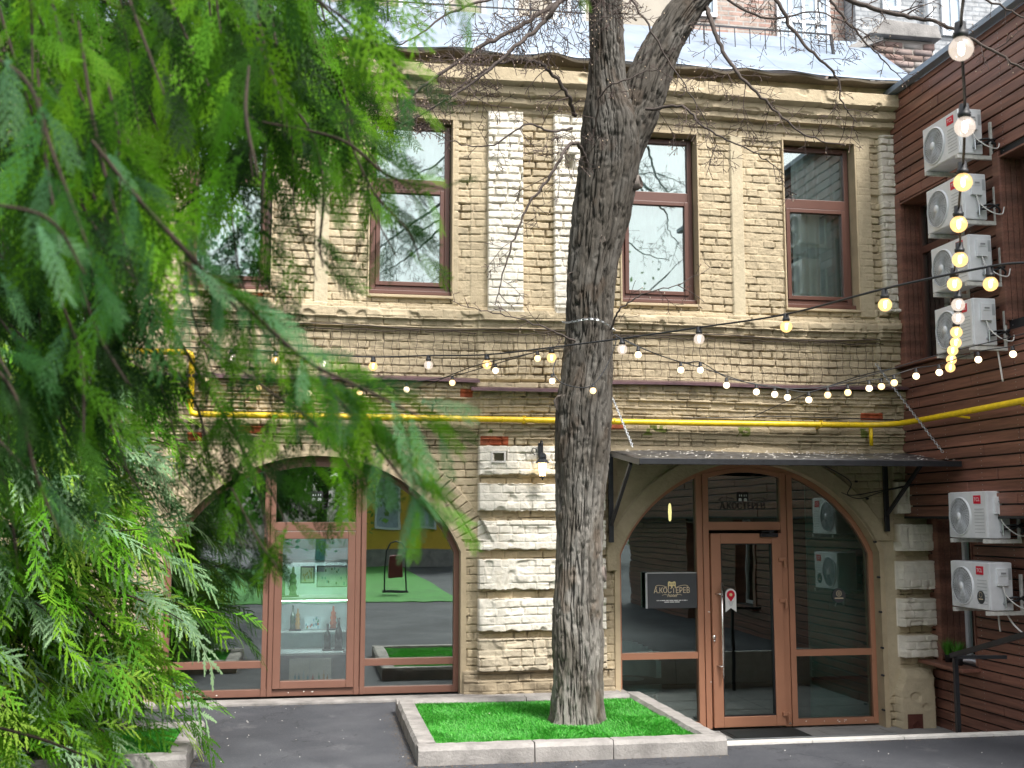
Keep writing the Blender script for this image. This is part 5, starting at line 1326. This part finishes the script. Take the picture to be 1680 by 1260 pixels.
def turf(x0, x1, y0, y1, z, n, root, seed, trunk=None):
    rs = np.random.RandomState(seed); px = rs.uniform(x0, x1, n); py = rs.uniform(y0, y1, n)
    if trunk: k = np.hypot(px-trunk[0], py-trunk[1]) > .24; px, py = px[k], py[k]
    n = len(px); a = rs.uniform(0, 2*np.pi, n); patch = vn(px, py, 2.5, 7); h = rs.uniform(.018, .042, n)*(.7+.6*patch); le = rs.uniform(.2, 1., n)
    la = rs.uniform(0, 2*np.pi, n)*.5+patch*6; w = .0032
    dx, dy = np.cos(a)*w, np.sin(a)*w; B0 = np.stack([px-dx, py-dy, np.full(n, z)], 1); B1 = np.stack([px+dx, py+dy, np.full(n, z)], 1)
    tx, ty = np.cos(la)*h*le, np.sin(la)*h*le
    M0 = np.stack([px+tx*.4-dx*.8, py+ty*.4-dy*.8, z+h*.6], 1); M1 = np.stack([px+tx*.4+dx*.8, py+ty*.4+dy*.8, z+h*.6], 1)
    T0 = np.stack([px+tx-dx*.3, py+ty-dy*.3, z+h*.95], 1); T1 = np.stack([px+tx+dx*.3, py+ty+dy*.3, z+h*.95], 1)
    V = np.stack([B0, B1, M0, M1, T0, T1], 1).reshape(-1, 3); b = np.arange(n)[:, None]*6
    Fq = np.concatenate([b+np.array([0, 1, 3, 2]), b+np.array([2, 3, 5, 4])])
    c = np.array([(.05, .38, .03), (.08, .46, .04), (.16, .52, .10), (.03, .28, .02)])[rs.randint(0, 4, n)]*(.85+.3*patch[:, None])
    C = np.repeat(c, 6, 0)
    o = fast_mesh('artificial_grass', V, Fq, 'turf', root, paint=C); o['kind'] = 'stuff'; return o
tc_ = tp(946, 1185)
turf(.93, 3.0, -3.21, -1.2, ZT-.056, 90000, PB, 1, (tc_[0], TY)); turf(-2.9, -1.0, -3.21, -2.1, ZT-.056, 45000, LB, 2)
# a few dead leaves and petals on the asphalt
lf = MB(); rr = random.Random(21)
for _ in range(170):
    x, y = rr.uniform(-2.5, 6.5), rr.uniform(-4.2, -.5)
    if x > 3.1 and y > -3.05: continue
    inb = .95 < x < 3.0 and -3.2 < y < -1.2
    if .7 < x < 3.2 and -3.45 < y < -1. and not (inb and rr.random() < .25): continue
    a = rr.uniform(.003, .010); t = rr.uniform(0, 3); z = GZ+.003 if not inb else ZT-.02; lf.add([(x-a*math.cos(t), y-a*math.sin(t), z), (x+a*.6*math.sin(t), y-a*.6*math.cos(t), z+.002), (x+a*math.cos(t), y+a*math.sin(t), z+.004), (x-a*.6*math.sin(t), y+a*.6*math.cos(t), z+.002)], [(0, 1, 2, 3)])
o = lf.build('fallen_petals', 'chipped'); tag(o, 'pale fallen petals and crumbs scattered over dark asphalt', 'petals', kind='stuff')
gt = MB(); rr = random.Random(33)
for k in range(1500):
    e = rr.choice(['wall', 'kerb', 'kerbl', 'lbed', 'white']); o_ = abs(rr.gauss(0, .05))
    if e == 'wall': x, y = rr.uniform(-1.6, 3.1), -.43-o_
    elif e == 'kerb': x, y = rr.uniform(.75, 3.15), -3.37-o_
    elif e == 'kerbl': x, y = .77-o_, rr.uniform(-3.4, -1.1)
    elif e == 'lbed': x, y = -.85+o_, rr.uniform(-3.4, -1.9)
    else: x, y = rr.uniform(3.2, 7), -3.04-o_
    a = rr.uniform(.0025, .009); t = rr.uniform(0, 3); z = GZ+.002
    gt.add([(x-a*math.cos(t), y-a*math.sin(t), z), (x+a*.5*math.sin(t), y-a*.5*math.cos(t), z+.003), (x+a*math.cos(t), y+a*math.sin(t), z+.002), (x-a*.5*math.sin(t), y+a*.5*math.cos(t), z+.004)], [(0, 1, 2, 3)])
sm('grit', (.16, .12, .08), .9, var=.6, scale=30)
tag(gt.build('grit', 'grit'), 'brown grit and leaf crumbs gathered along kerbs and wall foot', 'grit', kind='stuff')
# ================================================================== THUJA
def make_spray(seed, L=.2, nside=13, w=.0028, lod=1.0, side=.42):
    """flat fern-like spray: main axis +x, plane x-y; returns verts, quads"""
    rr = random.Random(seed); V = []; F_ = []; tips = []
    def rib(p, d, l, w0, w1, z0, z1):
        n = np.array((-d[1], d[0])); a = len(V)
        q = (p[0]+d[0]*l, p[1]+d[1]*l)
        V.extend([(p[0]-n[0]*w0, p[1]-n[1]*w0, z0), (p[0]+n[0]*w0, p[1]+n[1]*w0, z0), (q[0]+n[0]*w1, q[1]+n[1]*w1, z1), (q[0]-n[0]*w1, q[1]-n[1]*w1, z1)])
        F_.append((a, a+1, a+2, a+3)); return q
    def rot(d, a): return (d[0]*math.cos(a)-d[1]*math.sin(a), d[0]*math.sin(a)+d[1]*math.cos(a))
    p = (0., 0.); d = (1., 0.); bend = rr.uniform(-.03, .03)
    for i in range(nside):
        t = i/nside; q = rib(p, d, L/nside, w*.8*(1-.4*t), w*.8*(1-.4*t), 0, 0)
        s = 1 if i % 2 else -1
        for s in ((-1, 1) if lod > .6 else (s,)):
            ln = L*side*(math.sin(math.pi*min(1, .18+.82*(1-t)))**.8)*(.55+.45*(1-t))*rr.uniform(.8, 1.1)+L*.05
            dd = rot(d, s*rr.uniform(.65, .85)); m = max(2, int(ln/(L*.055))); pp = q
            zz0 = 0; curl = rr.uniform(-.12, .05)
            for j in range(m):
                u = j/m; zn = zz0+curl*ln/m; ww = w*(1-.35*u)
                qq = rib(pp, dd, ln/m, ww, ww*.85, zz0, zn)
                if j < m-1 or m < 3:
                    l2 = (L*.05)*(1.15-.7*u)+.2*ln*(1-u)*.35
                    for s2 in (-1, 1):
                        if rr.random() < .93: rib(pp if s2 == s else qq, rot(dd, s2*rr.uniform(.55, .8)), l2*rr.uniform(.8, 1.2), w*.95, w*.45, zn, zn+rr.uniform(-.06, .04)*l2)
                pp = qq; zz0 = zn; dd = rot(dd, -s*.035)
        p = q; d = rot(d, bend+rr.uniform(-.05, .05))
    V = np.array(V); return V, np.array(F_)
def place_sprays(protos, T, name, parent, cols):
    """T: list of (origin, xdir, normal, scale, proto, droop)"""
    Vs, Fs, Cs = [], [], []; n = 0
    for (o, xd, nm, sc, k, droop), c in zip(T, cols):
        V, F_ = protos[k]; xd = np.array(xd); xd = xd/np.linalg.norm(xd); nm = np.array(nm); yd = np.cross(nm, xd); yn = np.linalg.norm(yd)
        if yn < 1e-4: continue
        yd /= yn; nz = np.cross(xd, yd); W_ = V*sc
        P = np.array(o)+W_[:, :1]*xd+W_[:, 1:2]*yd+W_[:, 2:3]*nz
        # gravity: the tip and the side twigs bend down
        P[:, 2] -= droop*(W_[:, 0]**2+.6*W_[:, 1]**2)/max(.05, sc*.2)*.5
        Vs.append(P); Fs.append(F_+n); n += len(P); u = np.clip(V[:, 0]/.2, 0, 1)[:, None]
        Cs.append(np.array(c)*(1-u*.35)+np.array(c)*np.array((1.9, 1.35, .9))*u*.35)
    return fast_mesh(name, np.concatenate(Vs), np.concatenate(Fs), 'thuja', parent, paint=np.clip(np.concatenate(Cs), 0, .8))
PR_MID = [make_spray(s, .2, 9, .0034, .5, .46) for s in range(6)]
PR_NEAR = [make_spray(20+s, .2, 10, .0018, 1., .36) for s in range(6)]
GREENS = [(.05, .18, .008), (.08, .25, .014), (.03, .11, .006), (.12, .30, .02), (.17, .33, .04)]
BLUES = [(.12, .24, .13), (.16, .29, .17), (.08, .18, .07)]
def vlerp(a, b, t): return a+(b-a)*t
# ---- mid-distance thuja in the left bed
T1 = empty('thuja_tree', (0, 0, 0), 'sunlit bright green thuja filling the left bed, sharp in focus', 'conifer')
rs = np.random.RandomState(4)
m = MB(); m.tube(catmull([(-2.75, -2.7, .3), (-2.8, -2.65, 1.5), (-2.7, -2.7, 3.0), (-2.75, -2.7, 4.3)], 6), [.09]*8+[.06]*6+[.03]*5, 8); tk = m.build('trunk', 'twig_brown' if 'twig_brown' in M else 'timber_dark', T1)
sm('twig_brown', (.032, .021, .013), .95, var=.35, scale=25, bump=.4); tk.data.materials.clear(); tk.data.materials.append(M['twig_brown'])
brm = MB(); Tl = []; Cl = []
def midradius(z):
    return float(np.interp(z, [.5, .9, 1.4, 2.1, 2.8, 3.5, 4.2, 4.8], [.95, 1.5, 1.95, 2.05, 1.9, 1.6, 1.25, .8]))
for b in range(680):
    z = rs.uniform(.7, 5.2); a = rs.uniform(0, 2*np.pi)
    # most limbs face the yard; the side away from the camera needs few
    if math.sin(a) > .3 and rs.rand() < .65: continue
    R0 = midradius(z)*rs.uniform(.55, 1.08); d = np.array((math.cos(a), math.sin(a)*.72, 0)); c0 = np.array((-2.75, -2.75, z-.15))
    dip = rs.uniform(-.05, .35); pts = [c0+d*R0*t+np.array((0, 0, dip*math.sin(t*math.pi)*.6-.35*t*t*rs.uniform(.6, 1.2))) for t in np.linspace(.12, 1, 9)]
    brm.tube(pts, [.014*(1-t)+.003 for t in np.linspace(0, 1, 9)], 4, False)
    blue = rs.rand() < .3
    for j in range(3, 9):
        for k in range(4 if j > 4 else 2):
            p = pts[j]+rs.normal(0, .05, 3)-(pts[j]-pts[j-1])*rs.uniform(0, .8); s = 1 if k % 2 else -1
            out = d*rs.uniform(.5, 1.1)+s*np.array((-d[1], d[0], 0))*rs.uniform(.1, .8)+np.array((0, 0, rs.uniform(-.55, .15)))
            nm = np.array((rs.normal(0, .35), rs.normal(-.25, .35), 1.)); 
            if rs.rand() < .35: nm = np.array((rs.normal(0, .5), -1, rs.normal(.2, .4)))
            sc = rs.uniform(1.0, 1.9)*(1 if j < 8 else .9); Tl.append((p, out, nm, sc, rs.randint(6), rs.uniform(.3, 1.2)))
            pal = BLUES if (blue and rs.rand() < .8) or rs.rand() < .08 else GREENS; ci = rs.randint(len(pal)); 
            Cl.append(np.array(pal[ci])*rs.uniform(.75, 1.25))
FO1 = place_sprays(PR_MID, Tl, 'foliage', T1, Cl); FO1['kind'] = 'stuff'
bo = brm.build('branches', 'twig_brown', T1); bo['kind'] = 'stuff'
# low trailing branch over the asphalt at the lower left of the bed
print('mid sprays', len(Tl))
# ---- near thuja whose boughs hang before the camera
T2 = empty('thuja_tree', (0, 0, 0), 'close blurred thuja boughs hanging across the upper left of the view', 'conifer')
Tl = []; Cl = []; nb = MB()
DSC = 1.85
def bough(pts, rad, n, sc, spread, pal, seed, jit=.03, hang=.8, tipward=.0, fw=.5):
    """pts: (px,py,distance). sprays alternate along it and hang"""
    rr = np.random.RandomState(seed); P = [np.array(v) for v in catmull([dep(a, b, d*DSC) for a, b, d in pts], 10)]; k = len(P)
    if rad: nb.tube([tuple(p) for p in P], [rad*.75*math.sin(math.pi*min(1, .12+.88*i/k))**.7+.0009 for i in range(k)], 5, False)
    n = int(n*1.15)
    for i in range(n):
        t = (i+rr.rand())/n; t = t**(1-tipward); j = min(k-2, int(t*(k-1))); p = P[j]+(P[j+1]-P[j])*rr.rand(); ax = P[j+1]-P[j]; ax /= np.linalg.norm(ax)
        s = 1 if i % 2 else -1; perp = np.cross(ax, _f); perp /= np.linalg.norm(perp)
        xd = ax*fw+perp*s*spread*rr.uniform(.5, 1.2)+np.array((0, 0, -hang))*rr.uniform(.4, 1.2)+_f*rr.normal(0, .3)
        nm = -_f+rr.normal(0, .45, 3)
        Tl.append((p+rr.normal(0, jit*1.3, 3), xd, nm, sc*1.12*rr.uniform(.6, 1.2), rr.randint(6), rr.uniform(.1, .6))); Cl.append(np.array(pal[rr.randint(len(pal))])*rr.uniform(.75, 1.3))
DG = [(.009, .040, .002), (.016, .064, .002), (.045, .14, .004), (.004, .020, .002), (.006, .030, .002)]
YG = [(.06, .19, .004), (.10, .26, .008), (.035, .13, .004)]; BL = [(.05, .15, .06), (.08, .2, .10), (.03, .11, .03)]
# dense canopy top left
rs = np.random.RandomState(9)
for i in range(135):
    x0 = rs.uniform(-120, 560); y0 = rs.uniform(-260, 150)-.10*max(0, x0-300); d0 = rs.uniform(1.2, 3.2); ln = rs.uniform(150, 360)/d0*1.6
    x1 = x0+rs.uniform(10, 150); y1 = y0+ln
    y1 = min(y1, 470 if x1 < 260 else 330-.25*(x1-260))
    bough([(x0, y0, d0), ((x0+x1)/2+rs.uniform(-20, 20), (y0+y1)/2-10, d0-.05), (x1, y1, d0-.1)], .004, int(rs.uniform(9, 15)), rs.uniform(.6, .95), .8, DG if rs.rand() < .6 else YG, i, .03)
for i in range(44):    # left margin, mid height
    x0 = rs.uniform(-160, 130); y0 = rs.uniform(130, 560); d0 = rs.uniform(1.1, 2.2)
    bough([(x0, y0, d0), (x0+40, y0+120, d0), (x0+rs.uniform(40, 150), y0+rs.uniform(180, 300), d0-.08)], .004, 9, rs.uniform(.5, .8), .8, DG if rs.rand() < .7 else BL, 100+i, .03)
# traced boughs
bough([(60, -60, 1.5), (270, 60, 1.5), (330, 130, 1.48), (300, 190, 1.45)], .010, 10, .7, .8, DG, 201)
bough([(240, -40, 1.5), (330, 130, 1.5), (425, 210, 1.45), (430, 330, 1.42), (425, 470, 1.4)], .006, 16, .62, 1.3, DG, 202, .008, hang=.25)
bough([(410, 110, 1.5), (500, 200, 1.5), (530, 300, 1.5), (525, 400, 1.5), (530, 440, 1.5)], .004, 14, .45, 1.1, DG, 203, .008, hang=.3)
bough([(430, 200, 1.3), (560, 230, 1.3), (640, 290, 1.3), (730, 310, 1.3)], .004, 14, .42, .8, DG+YG, 204, .01, hang=.3)
bough([(560, 200, 1.35), (610, 310, 1.35), (670, 380, 1.35), (690, 430, 1.35)], .003, 7, .35, .8, DG, 205, .01)
bough([(400, -60, 1.2), (520, 0, 1.2), (600, 60, 1.2), (650, 110, 1.2), (690, 170, 1.2)], .003, 14, .42, .7, BL+YG, 206, .01, hang=.6)
bough([(-80, 60, .95), (40, 130, .95), (90, 260, .92), (150, 420, .9)], .004, 9, .5, .6, BL, 207, .01)
bough([(-40, 330, .9), (80, 360, .9), (140, 450, .9)], .003, 6, .4, .6, BL+DG, 208, .01)
bough([(150, 230, 1.1), (230, 330, 1.1), (330, 440, 1.1), (400, 520, 1.1)], .006, 26, .42, .7, BL+DG, 209, .01, hang=.7)
bough([(300, 430, 1.1), (400, 500, 1.1), (500, 590, 1.08), (600, 640, 1.07), (720, 700, 1.05)], .004, 50, .42, .55, BL+YG, 210, .008, hang=.35)
bough([(470, 590, 1.1), (560, 660, 1.1), (640, 760, 1.08), (700, 840, 1.05)], .003, 34, .40, .6, YG+BL, 211, .008, hang=.4)
bough([(330, 560, 1.3), (440, 640, 1.3), (520, 700, 1.3), (600, 800, 1.3)], .003, 20, .5, .8, DG, 212, .015, hang=.6)
bough([(250, 480, 1.5), (330, 620, 1.5), (400, 740, 1.5), (430, 830, 1.45), (440, 900, 1.4)], .005, 22, .45, .8, DG, 213, .03, hang=.8)
bough([(180, 480, 1.6), (240, 560, 1.6), (320, 660, 1.6), (350, 790, 1.6)], .005, 18, .5, .8, DG, 214, .03, hang=.8)
bough([(90, 280, 1.7), (150, 430, 1.7), (60, 600, 1.7), (10, 700, 1.7)], .007, 14, .5, .8, DG, 215, .03, hang=.8)
bough([(-60, 560, 1.1), (20, 640, 1.1), (60, 780, 1.1), (100, 880, 1.1)], .004, 10, .45, .6, BL+DG, 216, .01)
bough([(-40, 700, 1.3), (10, 800, 1.3), (30, 940, 1.3)], .004, 8, .45, .6, DG, 217, .01)
bough([(700, -60, 1.2), (740, -20, 1.2), (760, 15, 1.2)], .002, 5, .3, .6, YG, 218, .008)
bough([(935, -50, 1.2), (950, -20, 1.2)], .002, 3, .25, .6, YG, 219, .005)
bough([(380, 800, 1.25), (420, 880, 1.25), (455, 930, 1.25)], .002, 7, .3, .6, DG+YG, 220, .008)
bough([(600, 690, 1.2), (690, 760, 1.2), (750, 860, 1.2)], .002, 9, .3, .5, YG, 221, .006, hang=.4)
bough([(-60, 1180, 1.9), (60, 1210, 1.9), (140, 1240, 1.9)], .006, 8, .9, .6, YG+GREENS[3:], 222, .02, hang=.1)
for k, (a, b, c, d) in enumerate([(300, 380, 360, 640), (380, 350, 440, 560), (240, 420, 300, 760), (460, 560, 500, 740), (380, 600, 420, 800), (330, 700, 400, 900), (560, 620, 640, 760), (150, 500, 220, 800), (60, 450, 120, 760), (430, 700, 470, 860), (560, 130, 640, 300), (480, 240, 520, 460), (600, 260, 650, 420)]):
    bough([(a, b, 1.5), ((a+c)/2-15, (b+d)/2, 1.5), (c, d, 1.45)], .002, 13, .5, .9, DG if k % 3 else DG+YG, 300+k, .015, hang=.6)
FO2 = place_sprays(PR_NEAR, Tl, 'foliage', T2, Cl); FO2['kind'] = 'stuff'
nb.build('branches', 'twig_brown', T2)['kind'] = 'stuff'
print('near sprays', len(Tl), len(FO2.data.polygons))
# ================================================================== STRING LIGHTS
def string(label, cord, bulbs, big, cordr, mats, seed=0):
    root = empty('string_lights', (0, 0, 0), label, 'string lights'); m = MB()
    for c in cord: m.tube(catmull([dep(*q) for q in c], 8), cordr, 6)
    m.build('cord', 'cable_black', root, smooth=True)
    for i, (px, py, d) in enumerate(bulbs):
        c = dep(px, py, d); r = big; top = c+Vector((0, 0, r*.95))
        s = MB(); s.lathe([(.001, r*1.35), (r*.45, r*1.3), (r*.5, r*.5), (r*.62, r*.45), (r*.62, r*.1), (r*.5, 0), (r*.5, -r*.15), (.001, -r*.15)], top, 12)
        so = s.build('lamp_holder', 'cable_black', root, smooth=True)
        mt = mats[i % len(mats)] if isinstance(mats, list) else mats(i)
        g = MB(); prof = [(.001, -r), (r*.38, -r*.92), (r*.72, -r*.7), (r*.95, -r*.33), (r, 0), (r*.93, r*.38), (r*.7, r*.72), (r*.42, r*.95), (r*.38, r*1.05)]
        g.lathe(prof, c, 14); g.build('bulb', mt, so, smooth=True)
        if mt.startswith('bulb'):
            f = MB(); f.lathe([(.001, -r*.6), (r*.2, -r*.45), (r*.28, 0), (r*.2, r*.5), (.001, r*.6)], c, 8); f.build('filament', 'filament' if 'amber' in mt else 'filament_white', so, smooth=True)
    return root
S1b = [(1577, 80, 4.0), (1583, 208, 4.7), (1580, 299, 5.3), (1573, 368, 5.8), (1575, 426, 6.3), (1566, 466, 6.8), (1572, 500, 7.3), (1572, 522, 7.8), (1569, 545, 8.3), (1568, 562, 8.8), (1563, 575, 9.2), (1561, 590, 9.6), (1559, 603, 10.)]
string('string of warm globe bulbs coming down from the top right corner of the view', [[(1590, -60, 3.4)]+[(a, b-38*4/d, d) for a, b, d in S1b]+[(1558, 585, 10.3)]], S1b, .043, .006,
       lambda i: 'bulb_clear' if i in (0, 1, 6, 7) else 'bulb_amber')
S2b = [(380, 588, 11.0), (452, 592, 11.), (532, 597, 11.), (612, 601, 11.), (703, 599, 10.8), (799, 598, 10.4), (905, 587, 9.9), (1021, 573, 9.5), (1147, 556, 9.0), (1290, 536, 8.2), (1452, 500, 7.2), (1625, 466, 6.6)]
string('thick black cord of large globe bulbs crossing in front of the windows and trunk', [[(300, 570, 11.2)]+[(a, b-25*9/d*(.75 if i < 10 else .85), d) for i, (a, b, d) in enumerate(S2b)]+[(1700, 430, 6.4)]], S2b, .043, .0075,
       lambda i: 'bulb_clear' if i in (0, 2, 4, 7, 8) else 'bulb_amber')
S3b = [(340, 622, 11.3), (425, 636, 11.3), (507, 645, 11.2), (590, 644, 11.1), (667, 639, 11.), (742, 628, 10.8), (813, 608, 10.3), (882, 588, 9.9)]
string('thin string of tiny bulbs sagging under larger ones left of the trunk', [[(270, 600, 11.3)]+[(a, b-11, d) for a, b, d in S3b]+[(925, 570, 9.7)], [(700, 632, 10.9), (780, 600, 10.4), (860, 582, 10.1), (920, 568, 9.8)]], S3b, .029, .0045, ['small_bulb', 'small_bulb_warm'])
S4b = [(1047, 582, 9.5), (1117, 607, 9.7), (1149, 607, 9.8), (1192, 632, 9.9), (1241, 643, 9.9), (1271, 647, 9.9), (1292, 652, 9.9), (1327, 656, 9.9), (1358, 648, 9.9), (1391, 644, 9.9), (1426, 637, 9.8), (1446, 634, 9.8), (1467, 628, 9.7), (1503, 617, 9.7), (1541, 611, 9.6), (1605, 590, 9.4), (1662, 581, 9.2)]
string('thin string of tiny bulbs sagging between the trunk and the timber wall', [[(1005, 548, 9.6)]+[(a, b-13, d) for a, b, d in S4b]+[(1700, 556, 9.0)], [(1005, 548, 9.6), (1080, 582, 9.7), (1160, 606, 9.8), (1250, 633, 9.85), (1340, 636, 9.85), (1430, 615, 9.8), (1530, 585, 9.6), (1690, 545, 9.)]], S4b, .029, .0045,
       lambda i: 'small_bulb' if i not in (8, 9, 11, 12) else 'small_bulb_warm')
S5b = [(906, 625, 9.65), (973, 641, 9.58)]
string('short loop of cord with two tiny bulbs wrapped around the trunk', [[(912, 590, 9.75), (908, 612, 9.65), (925, 630, 9.56), (965, 635, 9.5), (990, 610, 9.55), (1008, 570, 9.65), (1012, 548, 9.7)]], S5b, .027, .005, ['small_bulb', 'small_bulb_warm'])
# chain round the trunk
cr_ = Vector(tp(965, 535)); chn = MB(); 
pts = [cr_+Vector((.235*math.cos(t), .235*math.sin(t), .02*math.sin(3*t)-.10*math.cos(t)*.3)) for t in np.linspace(math.pi, 2*math.pi, 30)]
for i in range(len(pts)-1):
    p, q = pts[i], pts[i+1]; d = (q-p).normalized(); a = d.orthogonal().normalized(); b_ = d.cross(a); u = a if i % 2 else b_
    chn.tube([p.lerp(q, .5)+d*.017*math.cos(k*math.pi/4)+u*.009*math.sin(k*math.pi/4) for k in range(9)], .003, 4, False)
tag(chn.build('trunk_chain', 'galvanised'), 'galvanised chain wrapped around the trunk below the windows', 'chain')
# ================================================================== BUILDINGS BEHIND THE ROOF
def far_building(name, x0, x1, y, z0, z1, mat, label, wins, wm='window_white', gl='window_pale', mull=True, depth_=4):
    root = empty(name, (0, 0, 0), label, 'building'); m = MB(); m.box((x0, y, z0), (x1, y+depth_, z1)); m.build('wall', mat, root)
    for (a, b_, c, d, nc, nr) in wins:
        f = MB(); frame_rect(f, a, b_, c, d, .07, y-.06, y-.003)
        for i in range(1, nc): xq = a+(b_-a)*i/nc; f.box((xq-.03, y-.05, c+.07), (xq+.03, y-.003, d-.07))
        for i in range(1, nr): zq = c+(d-c)*i/nr; f.box((a+.07, y-.049, zq-.03), (b_-.07, y-.003, zq+.03))
        fo = f.build('window', wm, root); g = MB(); g.box((a+.02, y-.02, c+.02), (b_-.02, y-.005, d-.02)); g.build('pane', gl, fo)
    return root
yb = 6.
def w_(px0, px1, py0, py1, nc, nr, y=yb):
    p, q = fac(px0, py0, y), fac(px1, py1, y); return (p[0], q[0], q[2], p[2], nc, nr)
far_building('apartment_building', fac(-300, 60, yb)[0], fac(1110, 60, yb)[0], yb, 4, 18, 'stucco_cream', 'cream rendered building with bright windows rising behind the metal roof', 
             [w_(470, 540, -120, 40, 2, 3), w_(655, 735, -120, 52, 2, 3), w_(790, 850, -120, 50, 2, 3), w_(905, 960, -120, 60, 2, 3)])
far_building('apartment_building', fac(1111, 60, yb)[0], fac(1395, 60, yb)[0], yb+.2, 4, 18, 'brick_pink', 'pale pinkish brick building with a large white gridded window, right of the trunk', [w_(1268, 1362, -140, 84, 4, 5, yb+.2), w_(1130, 1175, -140, 30, 2, 3, yb+.2)])
far_building('apartment_building', fac(1396, 60, yb)[0], fac(1800, 60, yb)[0], yb-.2, 4, 18, 'brick_grey', 'pale grey brick building behind the chimney and timber eave', [w_(1535, 1580, -140, 62, 2, 3, yb-.2), w_(1440, 1475, -140, 20, 1, 2, yb-.2)])
g = MB(); a = fac(1526, 0, yb-.4); g.tube([(a[0], yb-.35, 6), (a[0], yb-.35, 16)], .06, 8); tag(g.build('downpipe', 'stucco_white', smooth=True), 'white downpipe on the grey brick building', 'downpipe')
# ================================================================== THE YARD BEHIND THE VIEWER (seen in the glass)
g = MB(); g.box((-14, -30, GZ-.1), (3.2, -12.6, GZ+.02)); tag(g.build('lawn', 'lawn'), kind='structure')
YB = empty('yellow_house', (0, 0, 0), 'yellow rendered house across the yard, mirrored in the shop window', 'building')
g = MB(); g.box((1.5, -38, GZ), (9, -30, 8)); g.build('wall', 'yellow_wall', YB); g = MB(); g.box((1.45, -38, GZ), (9.05, -29.95, 1.1)); g.build('plinth', 'kerb_concrete', YB)
for x in (2.2, 3.6, 5.2, 6.8):
    g = MB(); frame_rect(g, x, x+.9, 1.9, 4.0, .08, -29.97, -29.9); fo = g.build('window', 'window_white', YB); g = MB(); g.box((x+.05, -29.985, 1.95), (x+.85, -29.96, 3.95)); g.build('pane', 'window_pale', fo)
def far_tree(x, y, h, r, lab, seed, n=5200, col=(.08, .24, .04), bare=False):
    root = empty('garden_tree', (0, 0, 0), lab, 'tree', 'trees behind the viewer'); rr = np.random.RandomState(seed)
    m = MB(); m.tube([(x, y, GZ), (x+.1, y, h*.5), (x, y, h*.9)], [.22, .14, .05], 7)
    for _ in range(14):
        a = rr.uniform(0, 6.28); z = rr.uniform(h*.3, h*.8); m.tube([(x, y, z), (x+math.cos(a)*r*.5, y+math.sin(a)*r*.5, z+r*.4), (x+math.cos(a)*r*.9, y+math.sin(a)*r*.9, z+r*.7)], [.06, .035, .012], 4, False)
    m.build('trunk', 'twig_brown', root)
    P = rr.normal(0, 1, (n, 3)); P /= np.linalg.norm(P, axis=1)[:, None]; P *= (rr.rand(n, 1)**.45)
    lump = 1+.35*(vn(P[:, 0]*3+9, P[:, 2]*3+9, 1., seed)-.5)[:, None]*2; P = P*lump*np.array((r, r, h*.42))+np.array((x, y, h*.6)); s = rr.uniform(.05, .15, (n, 1))
    a = rr.normal(0, 1, (n, 3)); a /= np.linalg.norm(a, axis=1)[:, None]; b = rr.normal(0, 1, (n, 3)); b = np.cross(a, b); b /= np.linalg.norm(b, axis=1)[:, None]
    V = np.stack([P-a*s, P-b*s*.6, P+a*s, P+b*s*.6], 1).reshape(-1, 3); F_ = np.arange(4*n).reshape(n, 4)
    C = np.repeat(np.array(col)*rr.uniform(.5, 1.7, (n, 1)), 4, 0); fo = fast_mesh('crown', V, F_, 'thuja', root, paint=C); fo['kind'] = 'stuff'
far_tree(-3.2, -16, 9, 3.2, 'dark evergreen tree on the lawn, mirrored left in the shop window', 1, 9000)
far_tree(-7.5, -13, 10, 3.4, 'broad evergreen tree at the far left of the yard', 2, 9000, (.04, .13, .03))
far_tree(.2, -27, 9, 2.6, 'tall loose tree before the yellow house', 3, 4200, (.10, .2, .04))
far_tree(6.5, -30, 9.5, 3.2, 'tall loose spring tree right of the yellow house', 4, 3400, (.12, .22, .05))
far_tree(-1.5, -34, 11, 3.6, 'tallest loose spring tree at the back of the lawn', 5, 4500, (.12, .22, .05))
far_tree(12, -34, 11, 4., 'spring tree at the far right of the yard', 6, 3600, (.12, .22, .05))
LBn = empty('litter_bin', (1.9, -15, GZ+.06), 'dark red litter bin on a black hoop frame, mirrored in shop window', 'bin')
g = MB(); g.tube([(-.25, 0, 0), (-.25, 0, .95), (-.15, 0, 1.15), (0, 0, 1.2), (.15, 0, 1.15), (.25, 0, .95), (.25, 0, 0)], .02, 8); g.tube([(-.3, .15, .02), (.3, .15, .02)], .02, 6); g.tube([(-.3, -.15, .02), (.3, -.15, .02)], .02, 6); g.build('frame', 'black_metal', LBn)
g = MB(); g.box((-.16, -.12, .35), (.16, .12, .85)); g.build('bucket', 'bin_red', LBn, bevel=.02)
